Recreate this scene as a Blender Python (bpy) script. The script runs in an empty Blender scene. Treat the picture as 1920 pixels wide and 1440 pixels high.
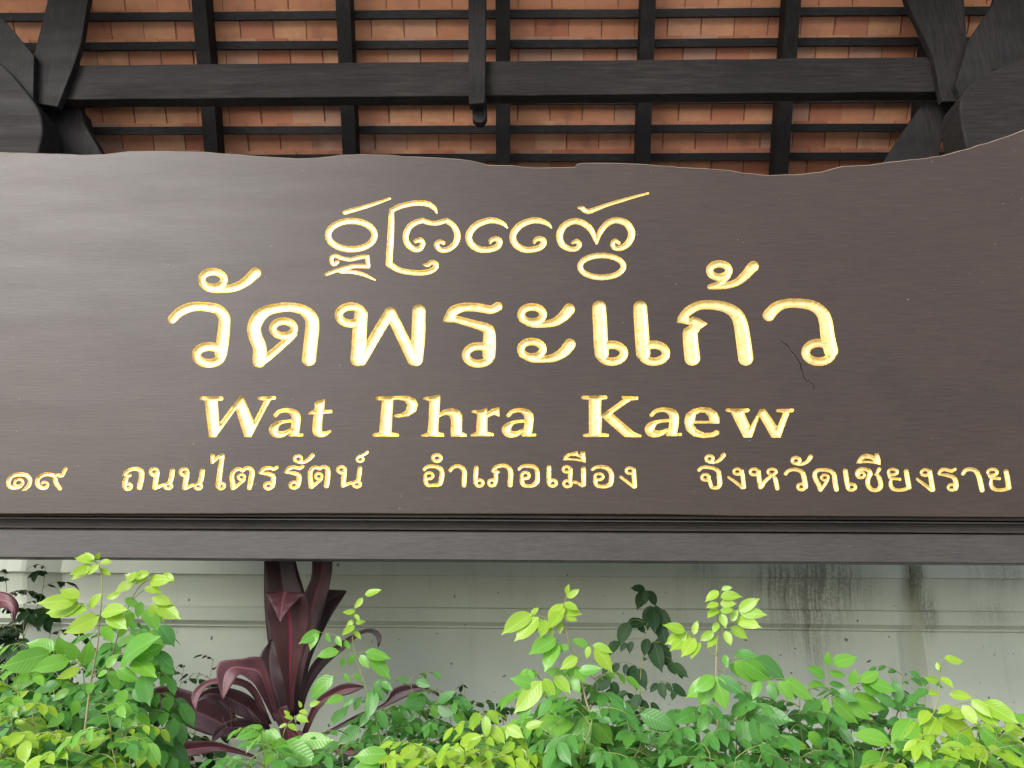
import bpy, bmesh, math, random
import numpy as np
from mathutils import Vector, Matrix, geometry, noise
R = math.radians
random.seed(7)
C = bpy.data.collections.new('scene'); 
scn = bpy.context.scene
scn.collection.children.link(C)

# ------------------------------------------------------------------ camera, world, sun
F = 1480.0                      # focal length in photo pixels (photo is 1920 x 1440)
CAM = Vector((0, 0, 1.6))
RC = (Matrix.Rotation(R(1.1), 3, 'Z') @ Matrix.Rotation(R(90 + 17), 3, 'X') @ Matrix.Rotation(0.0075, 3, 'Z'))
cd = bpy.data.cameras.new('camera'); cd.sensor_width = 36; cd.lens = F / 1920 * 36; cd.clip_end = 500
cam = bpy.data.objects.new('camera', cd); C.objects.link(cam)
cam.matrix_world = Matrix.Translation(CAM) @ RC.to_4x4()
scn.camera = cam
SUN_EL, SUN_AZ = 31, -36        # azimuth measured from straight behind the camera, negative to the left
w = bpy.data.worlds.new('World'); scn.world = w; w.use_nodes = True
nt = w.node_tree; bg = nt.nodes['Background']
sky = nt.nodes.new('ShaderNodeTexSky'); sky.sky_type = 'NISHITA'; sky.sun_disc = False
sky.air_density = 1.0; sky.dust_density = 1.3; sky.ozone_density = 1.0
sky.sun_elevation = R(SUN_EL)
sd = Vector((math.sin(R(SUN_AZ)) * math.cos(R(SUN_EL)), -math.cos(R(SUN_AZ)) * math.cos(R(SUN_EL)), math.sin(R(SUN_EL))))
sky.sun_rotation = math.atan2(sd.x, sd.y)
hs = nt.nodes.new('ShaderNodeHueSaturation'); hs.inputs['Saturation'].default_value = .45     # overcast, milky sky
nt.links.new(sky.outputs[0], hs.inputs['Color']); nt.links.new(hs.outputs[0], bg.inputs[0]); bg.inputs[1].default_value = 0.15
sl = bpy.data.lights.new('sun', 'SUN'); sl.energy = 1.3; sl.angle = R(26); sl.color = (1, .985, .96)
so = bpy.data.objects.new('sun', sl); C.objects.link(so)
so.rotation_euler = sd.to_track_quat('Z', 'Y').to_euler()
scn.view_settings.view_transform = 'Standard'; scn.view_settings.look = 'None'
scn.view_settings.exposure = 1.0; scn.view_settings.gamma = 1

# ------------------------------------------------------------------ helpers
def ray(px, py):
    return RC @ Vector(((px - 960) / F, (720 - py) / F, -1))
def at(px, py, Y):
    d = ray(px, py); return CAM + d * (Y / d.y)
def link(o, parent=None):
    C.objects.link(o)
    if parent: o.parent = parent
    return o
def mesh_obj(name, verts, faces, mat, parent=None, smooth=False, kind=None):
    me = bpy.data.meshes.new(name); me.from_pydata([tuple(v) for v in verts], [], faces)
    me.materials.append(mat)
    if smooth: me.polygons.foreach_set('use_smooth', [True] * len(me.polygons))
    me.update()
    o = bpy.data.objects.new(name, me); link(o, parent)
    if kind: o['kind'] = kind
    return o
def thing(name, label, cat, loc=(0, 0, 0), group=None):
    o = bpy.data.objects.new(name, None); o.empty_display_size = .1
    link(o); o.location = loc; o['label'] = label; o['category'] = cat
    if group: o['group'] = group
    bpy.context.view_layer.update()
    return o
def reparent(o, root):
    o.parent = root; o.matrix_parent_inverse = Matrix.Translation(root.location).inverted()
    return o
class MB:
    def __init__(s): s.v = []; s.f = []
    def add(s, vs, fs):
        n = len(s.v); s.v += [tuple(v) for v in vs]; s.f += [tuple(i + n for i in f) for f in fs]
    def box(s, o, a, b, c):       # o = corner, a, b, c = edge vectors
        o = Vector(o); a = Vector(a); b = Vector(b); c = Vector(c)
        s.add([o, o + a, o + a + b, o + b, o + c, o + a + c, o + a + b + c, o + b + c],
              [(0, 3, 2, 1), (4, 5, 6, 7), (0, 1, 5, 4), (1, 2, 6, 5), (2, 3, 7, 6), (3, 0, 4, 7)])
    def prism(s, pts, dv):        # polygon pts extruded by vector dv
        n = len(pts); dv = Vector(dv); pts = [Vector(p) for p in pts]
        s.add(pts + [p + dv for p in pts],
              [tuple(range(n)), tuple(range(2 * n - 1, n - 1, -1))] + [(i, i + n, (i + 1) % n + n, (i + 1) % n) for i in range(n)])
    def tube(s, pts, rads, n=6):
        pts = [Vector(p) for p in pts]; rings = []
        for i, p in enumerate(pts):
            d = (pts[min(i + 1, len(pts) - 1)] - pts[max(i - 1, 0)]).normalized()
            a = d.cross(Vector((0, 1, .13))).normalized(); b = d.cross(a)
            rings.append([p + (a * math.cos(2 * math.pi * k / n) + b * math.sin(2 * math.pi * k / n)) * rads[i] for k in range(n)])
        vs = [v for r in rings for v in r]
        fs = [(i * n + k, i * n + (k + 1) % n, (i + 1) * n + (k + 1) % n, (i + 1) * n + k) for i in range(len(pts) - 1) for k in range(n)]
        fs += [tuple(range(n))[::-1], tuple((len(pts) - 1) * n + k for k in range(n))]
        s.add(vs, fs)
    def build(s, name, mat, parent=None, smooth=False, kind=None, bevel=0):
        o = mesh_obj(name, s.v, s.f, mat, None, smooth, kind)
        bm = bmesh.new(); bm.from_mesh(o.data); bmesh.ops.recalc_face_normals(bm, faces=bm.faces)
        bm.to_mesh(o.data); bm.free()
        if bevel:
            m = o.modifiers.new('bevel', 'BEVEL'); m.width = bevel; m.segments = 2; m.limit_method = 'ANGLE'
        if parent: reparent(o, parent)
        return o

# ------------------------------------------------------------------ materials
def newmat(name):
    m = bpy.data.materials.new(name); m.use_nodes = True
    return m, m.node_tree, m.node_tree.nodes['Principled BSDF']
class NB:                          # tiny node builder
    def __init__(s, nt): s.nt = nt
    def n(s, t, **k):
        x = s.nt.nodes.new(t)
        for a, b in k.items(): setattr(x, a, b)
        return x
    def l(s, a, b): s.nt.links.new(a, b)
    def coord(s, scale=(1, 1, 1), loc=(0, 0, 0), out='Object'):
        t = s.n('ShaderNodeTexCoord'); m = s.n('ShaderNodeMapping'); m.inputs['Scale'].default_value = scale; m.inputs['Location'].default_value = loc
        s.l(t.outputs[out], m.inputs[0]); return m.outputs[0]
    def noise(s, vec, scale, detail=4, rough=.55):
        x = s.n('ShaderNodeTexNoise'); x.inputs['Scale'].default_value = scale; x.inputs['Detail'].default_value = detail
        x.inputs['Roughness'].default_value = rough; s.l(vec, x.inputs['Vector']); return x.outputs[0]
    def ramp(s, fac, stops):
        x = s.n('ShaderNodeValToRGB'); e = x.color_ramp.elements
        while len(e) < len(stops): e.new(.5)
        for i, (p, c) in enumerate(stops):
            e[i].position = p; e[i].color = (c, c, c, 1) if isinstance(c, (int, float)) else (*c, 1)
        s.l(fac, x.inputs[0]); return x.outputs[0]
    def mix(s, fac, a, b, mode='MIX'):
        x = s.n('ShaderNodeMix', data_type='RGBA', blend_type=mode)
        for sock, v in ((x.inputs[0], fac), (x.inputs[6], a), (x.inputs[7], b)):
            if hasattr(v, 'links'): s.l(v, sock)
            elif isinstance(v, (int, float)): sock.default_value = v
            else: sock.default_value = (*v, 1)
        return x.outputs[2]
    def math(s, op, a, b=0, c=0, clamp=False):
        x = s.n('ShaderNodeMath', operation=op); x.use_clamp = clamp
        for i, v in enumerate((a, b, c)):
            if hasattr(v, 'links'): s.l(v, x.inputs[i])
            else: x.inputs[i].default_value = v
        return x.outputs[0]
    def bump(s, h, strength, dist, bsdf, prev=None):
        x = s.n('ShaderNodeBump'); x.inputs['Strength'].default_value = strength; x.inputs['Distance'].default_value = dist
        s.l(h, x.inputs['Height'])
        if prev: s.l(prev, x.inputs['Normal'])
        s.l(x.outputs[0], bsdf.inputs['Normal']); return x.outputs[0]

def mat_board(name, cols, rough=(.36, .52), spec=.5, scale=1.0, specks=True, up=False, relief=1.0):
    m, t, b = newmat(name); k = NB(t)
    co = k.coord()
    gr = k.noise(k.coord((22, 4, 1.2) if up else (1.2, 4, 22)), 9 * scale, 8, .7)
    fine = k.noise(k.coord((70, 8, 3) if up else (3, 8, 70)), 10 * scale, 5, .7)
    big = k.noise(co, 1.3, 3)
    f = k.math('ADD', k.math('MULTIPLY', gr, .65), k.math('MULTIPLY', big, .35))
    col = k.ramp(f, [(.34, cols[0]), (.5, cols[1]), (.66, cols[2])])
    dark = k.ramp(k.noise(k.coord((2, 4, 40)), 14, 3, .5), [(.66, 0), (.74, 1)])
    col = k.mix(k.math('MULTIPLY', dark, .35), col, cols[0])
    if specks:
        sp = k.ramp(k.noise(co, 95, 1, .4), [(.79, 0), (.81, 1)])
        col = k.mix(k.math('MULTIPLY', sp, .55), col, (.5, .47, .42))
    k.l(col, b.inputs['Base Color'])
    k.l(k.ramp(k.noise(k.coord((.5, 1, 3)), 3.5, 5), [(.3, rough[0]), (.7, rough[1])]), b.inputs['Roughness'])
    b.inputs['Specular IOR Level'].default_value = spec
    n1 = k.bump(k.noise(k.coord((.35, 1, 1.3)), 2.0, 2), .06, .03, b)
    n2 = k.bump(gr, .25 * relief, .002 * relief, b, n1)
    k.bump(fine, .18 * relief, .001 * relief, b, n2)
    return m
M_board = mat_board('sign_lacquer', [(.024, .0145, .0105), (.037, .0230, .0165), (.051, .032, .023)], (.41, .47), .41)
M_rail = mat_board('rail_wood', [(.020, .017, .0155), (.042, .036, .0325), (.066, .057, .052)], (.42, .55), .45, 1.4, False)
M_timber = mat_board('roof_timber', [(.005, .0042, .0044), (.012, .0095, .0088), (.032, .025, .022)], (.6, .85), .25, .8, False, False, 2.2)
M_upright = mat_board('upright_timber', [(.005, .0042, .0044), (.010, .0082, .008), (.026, .021, .0195)], (.6, .85), .25, .8, False, True, 2.2)
M_batten = mat_board('batten_wood', [(.008, .008, .009), (.016, .015, .016), (.06, .056, .056)], (.6, .8), .3, 2, False)

def mat_gold():
    m, t, b = newmat('gold_leaf'); k = NB(t); co = k.coord()
    wear = k.noise(co, 55, 6, .7)
    col = k.ramp(wear, [(.28, (.46, .26, .05)), (.40, (.86, .63, .22)), (.68, (1.0, .82, .42))])
    fl = k.ramp(k.noise(co, 210, 2, .5), [(.70, 0), (.76, 1)])
    col = k.mix(k.math('MULTIPLY', fl, .5), col, (.35, .2, .07))
    k.l(col, b.inputs['Base Color'])
    b.inputs['Metallic'].default_value = .82
    k.l(k.ramp(k.noise(co, 30, 3), [(.3, .30), (.7, .46)]), b.inputs['Roughness'])
    k.bump(k.noise(co, 60, 5, .65), .55, .003, b)
    return m
M_gold = mat_gold()
def flat(name, col, rough=.7, spec=.3):
    m, t, b = newmat(name); k = NB(t); co = k.coord()
    f = k.noise(co, 14, 5)
    k.l(k.ramp(f, [(.3, tuple(c * .75 for c in col)), (.7, tuple(c * 1.25 for c in col))]), b.inputs['Base Color'])
    b.inputs['Roughness'].default_value = rough; b.inputs['Specular IOR Level'].default_value = spec
    k.bump(f, .2, .004, b)
    return m
M_crack = flat('crack_shadow_wood', (.012, .009, .007), .9)
M_edge_highlight = flat('board_edge_highlight', (.22, .17, .125), .5)  # pale chamfer colour: the rim's sky highlight painted into the edge

def mat_tile():
    m, t, b = newmat('clay_tile'); k = NB(t); co = k.coord()
    oi = k.n('ShaderNodeObjectInfo'); rnd = oi.outputs['Random']
    x = k.n('ShaderNodeVectorMath', operation='ADD'); k.l(co, x.inputs[0])
    cx = k.n('ShaderNodeCombineXYZ'); k.l(k.math('MULTIPLY', rnd, 40), cx.inputs[0]); k.l(k.math('MULTIPLY', rnd, 17), cx.inputs[1])
    k.l(cx.outputs[0], x.inputs[1]); v = x.outputs[0]
    base = k.ramp(rnd, [(0, (.44, .17, .10)), (.25, (.60, .29, .155)), (.5, (.50, .21, .13)), (.75, (.66, .36, .20)), (1, (.46, .29, .22))])
    f = k.noise(v, 9, 5, .6)
    col = k.mix(k.ramp(f, [(.35, 0), (.7, .55)]), base, (.40, .17, .11))
    sp = k.ramp(k.noise(v, 38, 3, .6), [(.70, 0), (.76, 1)])
    col = k.mix(k.math('MULTIPLY', sp, .5), col, (.55, .5, .42))
    dk = k.ramp(k.noise(v, 6, 4), [(.56, 0), (.75, 1)])
    col = k.mix(k.math('MULTIPLY', dk, .45), col, (.16, .07, .045))
    k.l(col, b.inputs['Base Color']); b.inputs['Roughness'].default_value = .85; b.inputs['Specular IOR Level'].default_value = .2
    k.bump(k.noise(v, 60, 4), .3, .002, b)
    return m
M_tile = mat_tile()

def mat_wall(stains):
    m, t, b = newmat('painted_plaster'); k = NB(t); co = k.coord()
    sep = k.n('ShaderNodeSeparateXYZ'); tc = k.n('ShaderNodeTexCoord'); k.l(tc.outputs['Object'], sep.inputs[0])
    X, Z = sep.outputs[0], sep.outputs[2]
    f = k.noise(co, 2.2, 6, .6)
    col = k.ramp(f, [(.3, (.47, .52, .43)), (.55, (.53, .58, .48)), (.75, (.57, .61, .51))])
    warm = k.noise(k.coord((1, 1, 6)), 1.4, 3)
    col = k.mix(k.math('MULTIPLY', warm, .25), col, (.36, .36, .27))
    # stains that run down the plaster where water gets in
    str1 = k.noise(k.coord((46, 1, 1.6)), 1.0, 7, .8)
    sp = k.noise(co, 60, 6, .8)
    tot = None
    for (x0, z0, sx, sz, amt) in stains:
        dx = k.math('DIVIDE', k.math('SUBTRACT', X, x0), sx); dz = k.math('DIVIDE', k.math('SUBTRACT', Z, z0), sz)
        g = k.math('EXPONENT', k.math('MULTIPLY', k.math('ADD', k.math('MULTIPLY', dx, dx), k.math('MULTIPLY', dz, dz)), -1))
        g = k.math('MULTIPLY', g, amt)
        tot = g if tot is None else k.math('ADD', tot, g)
    a = k.math('ADD', k.math('MULTIPLY', str1, .75), k.math('MULTIPLY', sp, .45))
    st = k.math('MULTIPLY', tot, k.ramp(a, [(.50, .04), (.70, 1)]), clamp=True)
    col = k.mix(k.math('MULTIPLY', st, .7), col, (.07, .07, .045))
    dots = k.ramp(k.noise(co, 34, 1, .4), [(.775, 0), (.79, 1)])
    col = k.mix(k.math('MULTIPLY', dots, .8), col, (.03, .03, .025))
    run = k.ramp(k.noise(k.coord((9, 1, .8)), 1.5, 5, .7), [(.55, 0), (.75, .22)])
    col = k.mix(run, col, (.17, .18, .14))
    k.l(col, b.inputs['Base Color']); b.inputs['Roughness'].default_value = .6; b.inputs['Specular IOR Level'].default_value = .35
    n1 = k.bump(k.noise(co, 5, 4), .3, .01, b); k.bump(k.noise(co, 70, 4), .15, .002, b, n1)
    return m

def mat_leaf(name, c0, c1, trans, rough=.30, spec=.5):
    m, t, b = newmat(name); k = NB(t); co = k.coord()
    oi = k.n('ShaderNodeObjectInfo')
    sep = k.n('ShaderNodeSeparateXYZ'); tc = k.n('ShaderNodeTexCoord'); k.l(tc.outputs['Object'], sep.inputs[0])
    fac = k.math('ADD', k.math('MULTIPLY', oi.outputs['Random'], .8), k.math('MULTIPLY', k.noise(co, 3, 3), .3))
    col = k.mix(fac, c0, c1)
    vein = k.ramp(k.math('ABSOLUTE', sep.outputs[0]), [(.006, 1), (.02, 0)])
    ax = k.math('ABSOLUTE', sep.outputs[0])
    sv = k.math('SINE', k.math('MULTIPLY', k.math('SUBTRACT', sep.outputs[1], k.math('MULTIPLY', ax, .9)), 62))
    svr = k.ramp(sv, [(.75, 0), (1.0, .22)])
    col = k.mix(k.math('MULTIPLY', vein, .45), col, tuple(min(1, c * 1.7 + .05) for c in c1))
    col = k.mix(k.math('MULTIPLY', svr, .5), col, tuple(min(1, c * 1.4 + .01) for c in c1))
    k.l(col, b.inputs['Base Color']); b.inputs['Roughness'].default_value = rough; b.inputs['Specular IOR Level'].default_value = spec
    k.bump(sv, .07, .01, b)
    tr = k.n('ShaderNodeBsdfTranslucent'); k.l(k.mix(.35, col, tuple(min(1, c * 1.6) for c in c1)), tr.inputs[0])
    mx = k.n('ShaderNodeMixShader'); mx.inputs[0].default_value = trans
    k.l(b.outputs[0], mx.inputs[1]); k.l(tr.outputs[0], mx.inputs[2])
    k.l(mx.outputs[0], t.nodes['Material Output'].inputs[0])
    return m
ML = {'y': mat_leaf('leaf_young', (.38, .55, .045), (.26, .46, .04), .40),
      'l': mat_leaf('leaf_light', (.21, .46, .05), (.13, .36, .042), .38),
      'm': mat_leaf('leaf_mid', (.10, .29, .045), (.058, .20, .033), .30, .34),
      'd': mat_leaf('leaf_shaded', (.026, .068, .018), (.014, .042, .012), .10, .5, .2)}  # darkest tint: shade by the wall and inside the bushes put into colour
M_stem = flat('green_stem', (.22, .25, .08), .6)
M_wood = flat('pale_stem', (.36, .28, .17), .7)
M_soil = flat('soil', (.07, .05, .035), .95)
M_pave = flat('paving', (.42, .41, .39), .8)
def mat_cordy(name, c0, c1, rib=None):
    m, t, b = newmat(name); k = NB(t)
    uv = k.n('ShaderNodeUVMap'); sep = k.n('ShaderNodeSeparateXYZ'); k.l(uv.outputs[0], sep.inputs[0])
    mp = k.n('ShaderNodeMapping'); mp.inputs['Scale'].default_value = (26, 1.3, 1); k.l(uv.outputs[0], mp.inputs[0])
    st = k.noise(mp.outputs[0], 2.5, 4, .6)
    col = k.mix(k.ramp(st, [(.2, .25), (.8, .75)]), c0, c1)
    col = k.mix(k.ramp(k.noise(k.coord(), 9, 4), [(.45, 0), (.7, .5)]), col, tuple(x * .5 for x in c0))
    mid = k.ramp(k.math('ABSOLUTE', k.math('SUBTRACT', sep.outputs[0], .5)), [(.02, 1), (.06, 0)])
    col = k.mix(k.math('MULTIPLY', mid, .7), col, rib or tuple(x * 1.7 for x in c1))
    k.l(col, b.inputs['Base Color']); b.inputs['Roughness'].default_value = .42; b.inputs['Specular IOR Level'].default_value = .45
    k.bump(st, .3, .003, b)
    tr = k.n('ShaderNodeBsdfTranslucent'); k.l(col, tr.inputs[0])
    mx = k.n('ShaderNodeMixShader'); mx.inputs[0].default_value = .15
    k.l(b.outputs[0], mx.inputs[1]); k.l(tr.outputs[0], mx.inputs[2]); k.l(mx.outputs[0], t.nodes['Material Output'].inputs[0])
    return m
M_cor = mat_cordy('burgundy_leaf', (.045, .015, .017), (.092, .030, .031), (.25, .02, .05))
M_cor2 = mat_cordy('pink_burgundy_leaf', (.10, .032, .040), (.19, .075, .085))
M_stalk = flat('dry_thread_fibre', (.12, .07, .05), .8)
M_cor3 = mat_cordy('dark_burgundy_leaf', (.028, .012, .014), (.055, .02, .024))

# ------------------------------------------------------------------ ground
mb = MB(); mb.add([(-40, -40, 0), (40, -40, 0), (40, 40, 0), (-40, 40, 0)], [(0, 1, 2, 3)])
g = mb.build('ground', M_pave); g['kind'] = 'structure'
mb = MB()
nx, ny = 40, 14
for j in range(ny + 1):
    for i in range(nx + 1):
        x = -4 + 8 * i / nx; y = 1.35 + 2.5 * j / ny
        mb.v.append((x, y, .03 + .05 * noise.noise(Vector((x * 2, y * 2, 0))) + .03 * noise.noise(Vector((x * 9, y * 9, 3)))))
for j in range(ny):
    for i in range(nx): mb.f.append((j * (nx + 1) + i, j * (nx + 1) + i + 1, (j + 1) * (nx + 1) + i + 1, (j + 1) * (nx + 1) + i))
g = mb.build('planting_bed', M_soil, smooth=True); g['kind'] = 'structure'

# ------------------------------------------------------------------ wall with mouldings behind the sign
YW = 3.9
def zw(py, Y): return at(960, py, Y).z
stainpx = [(1480, 1085, 60, 45, 1.0), (1540, 1080, 40, 60, 1.1), (1500, 1150, 70, 60, .8), (1525, 1210, 35, 90, .55), (1600, 1100, 40, 40, .7), (1430, 1090, 30, 30, .6),
           (1700, 1085, 16, 45, 1.2), (1730, 1150, 16, 40, 1.1), (1860, 1075, 50, 30, .8), (1845, 1150, 50, 25, .5), (1310, 1065, 25, 22, .8), (1345, 1110, 30, 30, .4)]
st = []
for (px, py, sx, sy, a) in stainpx:
    p = at(px, py, YW); q = at(px + sx, py, YW); r = at(px, py + sy, YW)
    st.append((p.x, p.z, (q.x - p.x), (p.z - r.z), a))
M_wall = mat_wall(st)
prof = []      # (Y offset toward camera, Z)
ztop = zw(1050, YW) + .55
prof += [(-.10, ztop + .12), (-.13, ztop + .08), (-.13, ztop), (-.085, ztop - .02)]
prof += [(-.085, zw(1079, YW - .085)), (-.070, zw(1081, YW - .07))]
for i in range(1, 9):
    a = i / 8
    prof.append((-.070 + .035 * math.sin(a * math.pi / 2), zw(1081 + 58 * a, YW - .05)))
prof += [(-.052, zw(1141, YW - .05)), (-.050, zw(1144, YW - .05)), (-.047, zw(1166, YW - .045)), (-.03, zw(1170, YW - .03)), (-.018, zw(1174, YW)), (-.018, zw(1177, YW)), (0, zw(1179, YW)), (0, -.05)]
sta = []
xl, xl2 = at(78, 1100, YW).x, at(128, 1100, YW).x
xr, xr2 = at(1668, 1100, YW).x, at(1712, 1100, YW).x
for x in (-6, -4, xl - .7, xl - .02): sta.append((x, -.07))
sta += [(xl, -.066), (xl2, .0), (xl2 + .02, .0)]
n = 14
for i in range(1, n): sta.append((xl2 + (xr - xl2) * i / n, 0))
sta += [(xr - .02, 0), (xr, 0), (xr2 - .03, .035), (xr2, -.028), (xr2 + .02, -.03), (xr2 + .6, -.03), (4, -.03), (6, -.03)]
mb = MB()
for (x, dy) in sta:
    for (py_, z) in prof:
        wob = .003 * noise.noise(Vector((x * 1.7, z * 3, 0))) + .0015 * noise.noise(Vector((x * 5, z * 9, 4)))
        mb.v.append((x, YW + dy + py_ + wob, z + .003 * noise.noise(Vector((x * 1.2, 5, z)))))
m_ = len(prof)
for i in range(len(sta) - 1):
    for j in range(m_ - 1):
        mb.f.append((i * m_ + j, i * m_ + j + 1, (i + 1) * m_ + j + 1, (i + 1) * m_ + j))
nb = len(mb.v); z0 = ztop + .12       # back and cap, so that the wall has thickness
mb.v += [(-6, YW + .25, z0), (6, YW + .25, z0), (-6, YW + .25, -.05), (6, YW + .25, -.05)]
mb.f += [(0, (len(sta) - 1) * m_, nb + 1, nb), (nb, nb + 1, nb + 3, nb + 2)]
wl = mb.build('plaster_wall', M_wall)
wl['label'] = 'grey green plastered wall with stepped moulding and black mould streaks behind the shrubs'; wl['category'] = 'wall'

# ------------------------------------------------------------------ sign: lettering outlines, in crops of the board
FR = {'A': (590, 340, 6), 'B': (860, 340, 5.0526), 'C': (290, 480, 5.818), 'D': (610, 540, 5.4857), 'E': (940, 540, 5.647),
      'F': (1250, 470, 4.966), 'G': (360, 720, 5.647), 'H': (690, 720, 5.647), 'I': (1070, 720, 4.3636), 'J': (0, 840, 8),
      'K': (210, 840, 7.68), 'L': (440, 840, 7.385), 'M': (780, 840, 8.727), 'N': (980, 840, 8.348), 'O': (1300, 840, 9.6),
      'P': (1480, 840, 8.727), 'Q': (1680, 840, 8)}
# s: stroke of x,y,width (| = sharp corner), e: ring cx,cy,rx,ry,width, p: polygon, h: hole in the polygon before it
AA = 's 880,335,40 930,290,42 1020,280,50 1095,330,95 1098,430,95 1085,510,95;s 1035,540,32 1165,540,30;s 1050,390,30 930,410,42 865,470,95 880,520,85 960,530,60 1040,490,35'
NN = 'e 605,342,53,45,48;s 650,350,75 633,450,78 612,572,68;s 620,578,50 700,545,48 800,512,45;s 870,322,73 857,420,76 835,490,70;e 808,548,48,36,45'
RO = 's 590,265,42 540,290,50 470,275,50 400,290,58 355,335,46|345,347,30 440,355,52 510,375,62 535,410,70 530,480,72 520,530,62;e 465,523,52,40,46'
SA = 'e 325,280,117,80,80;s 220,330,70 320,375,80 430,385,68 560,362,88 660,295,112 718,225,122'
GC = 's 462,440,12 420,400,38 340,372,54 260,376,58 160,420,62 98,500,64 108,580,62 180,638,60 270,648,56 360,622,56 388,570,56 350,542,48 305,560,40 298,588,20'
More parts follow.
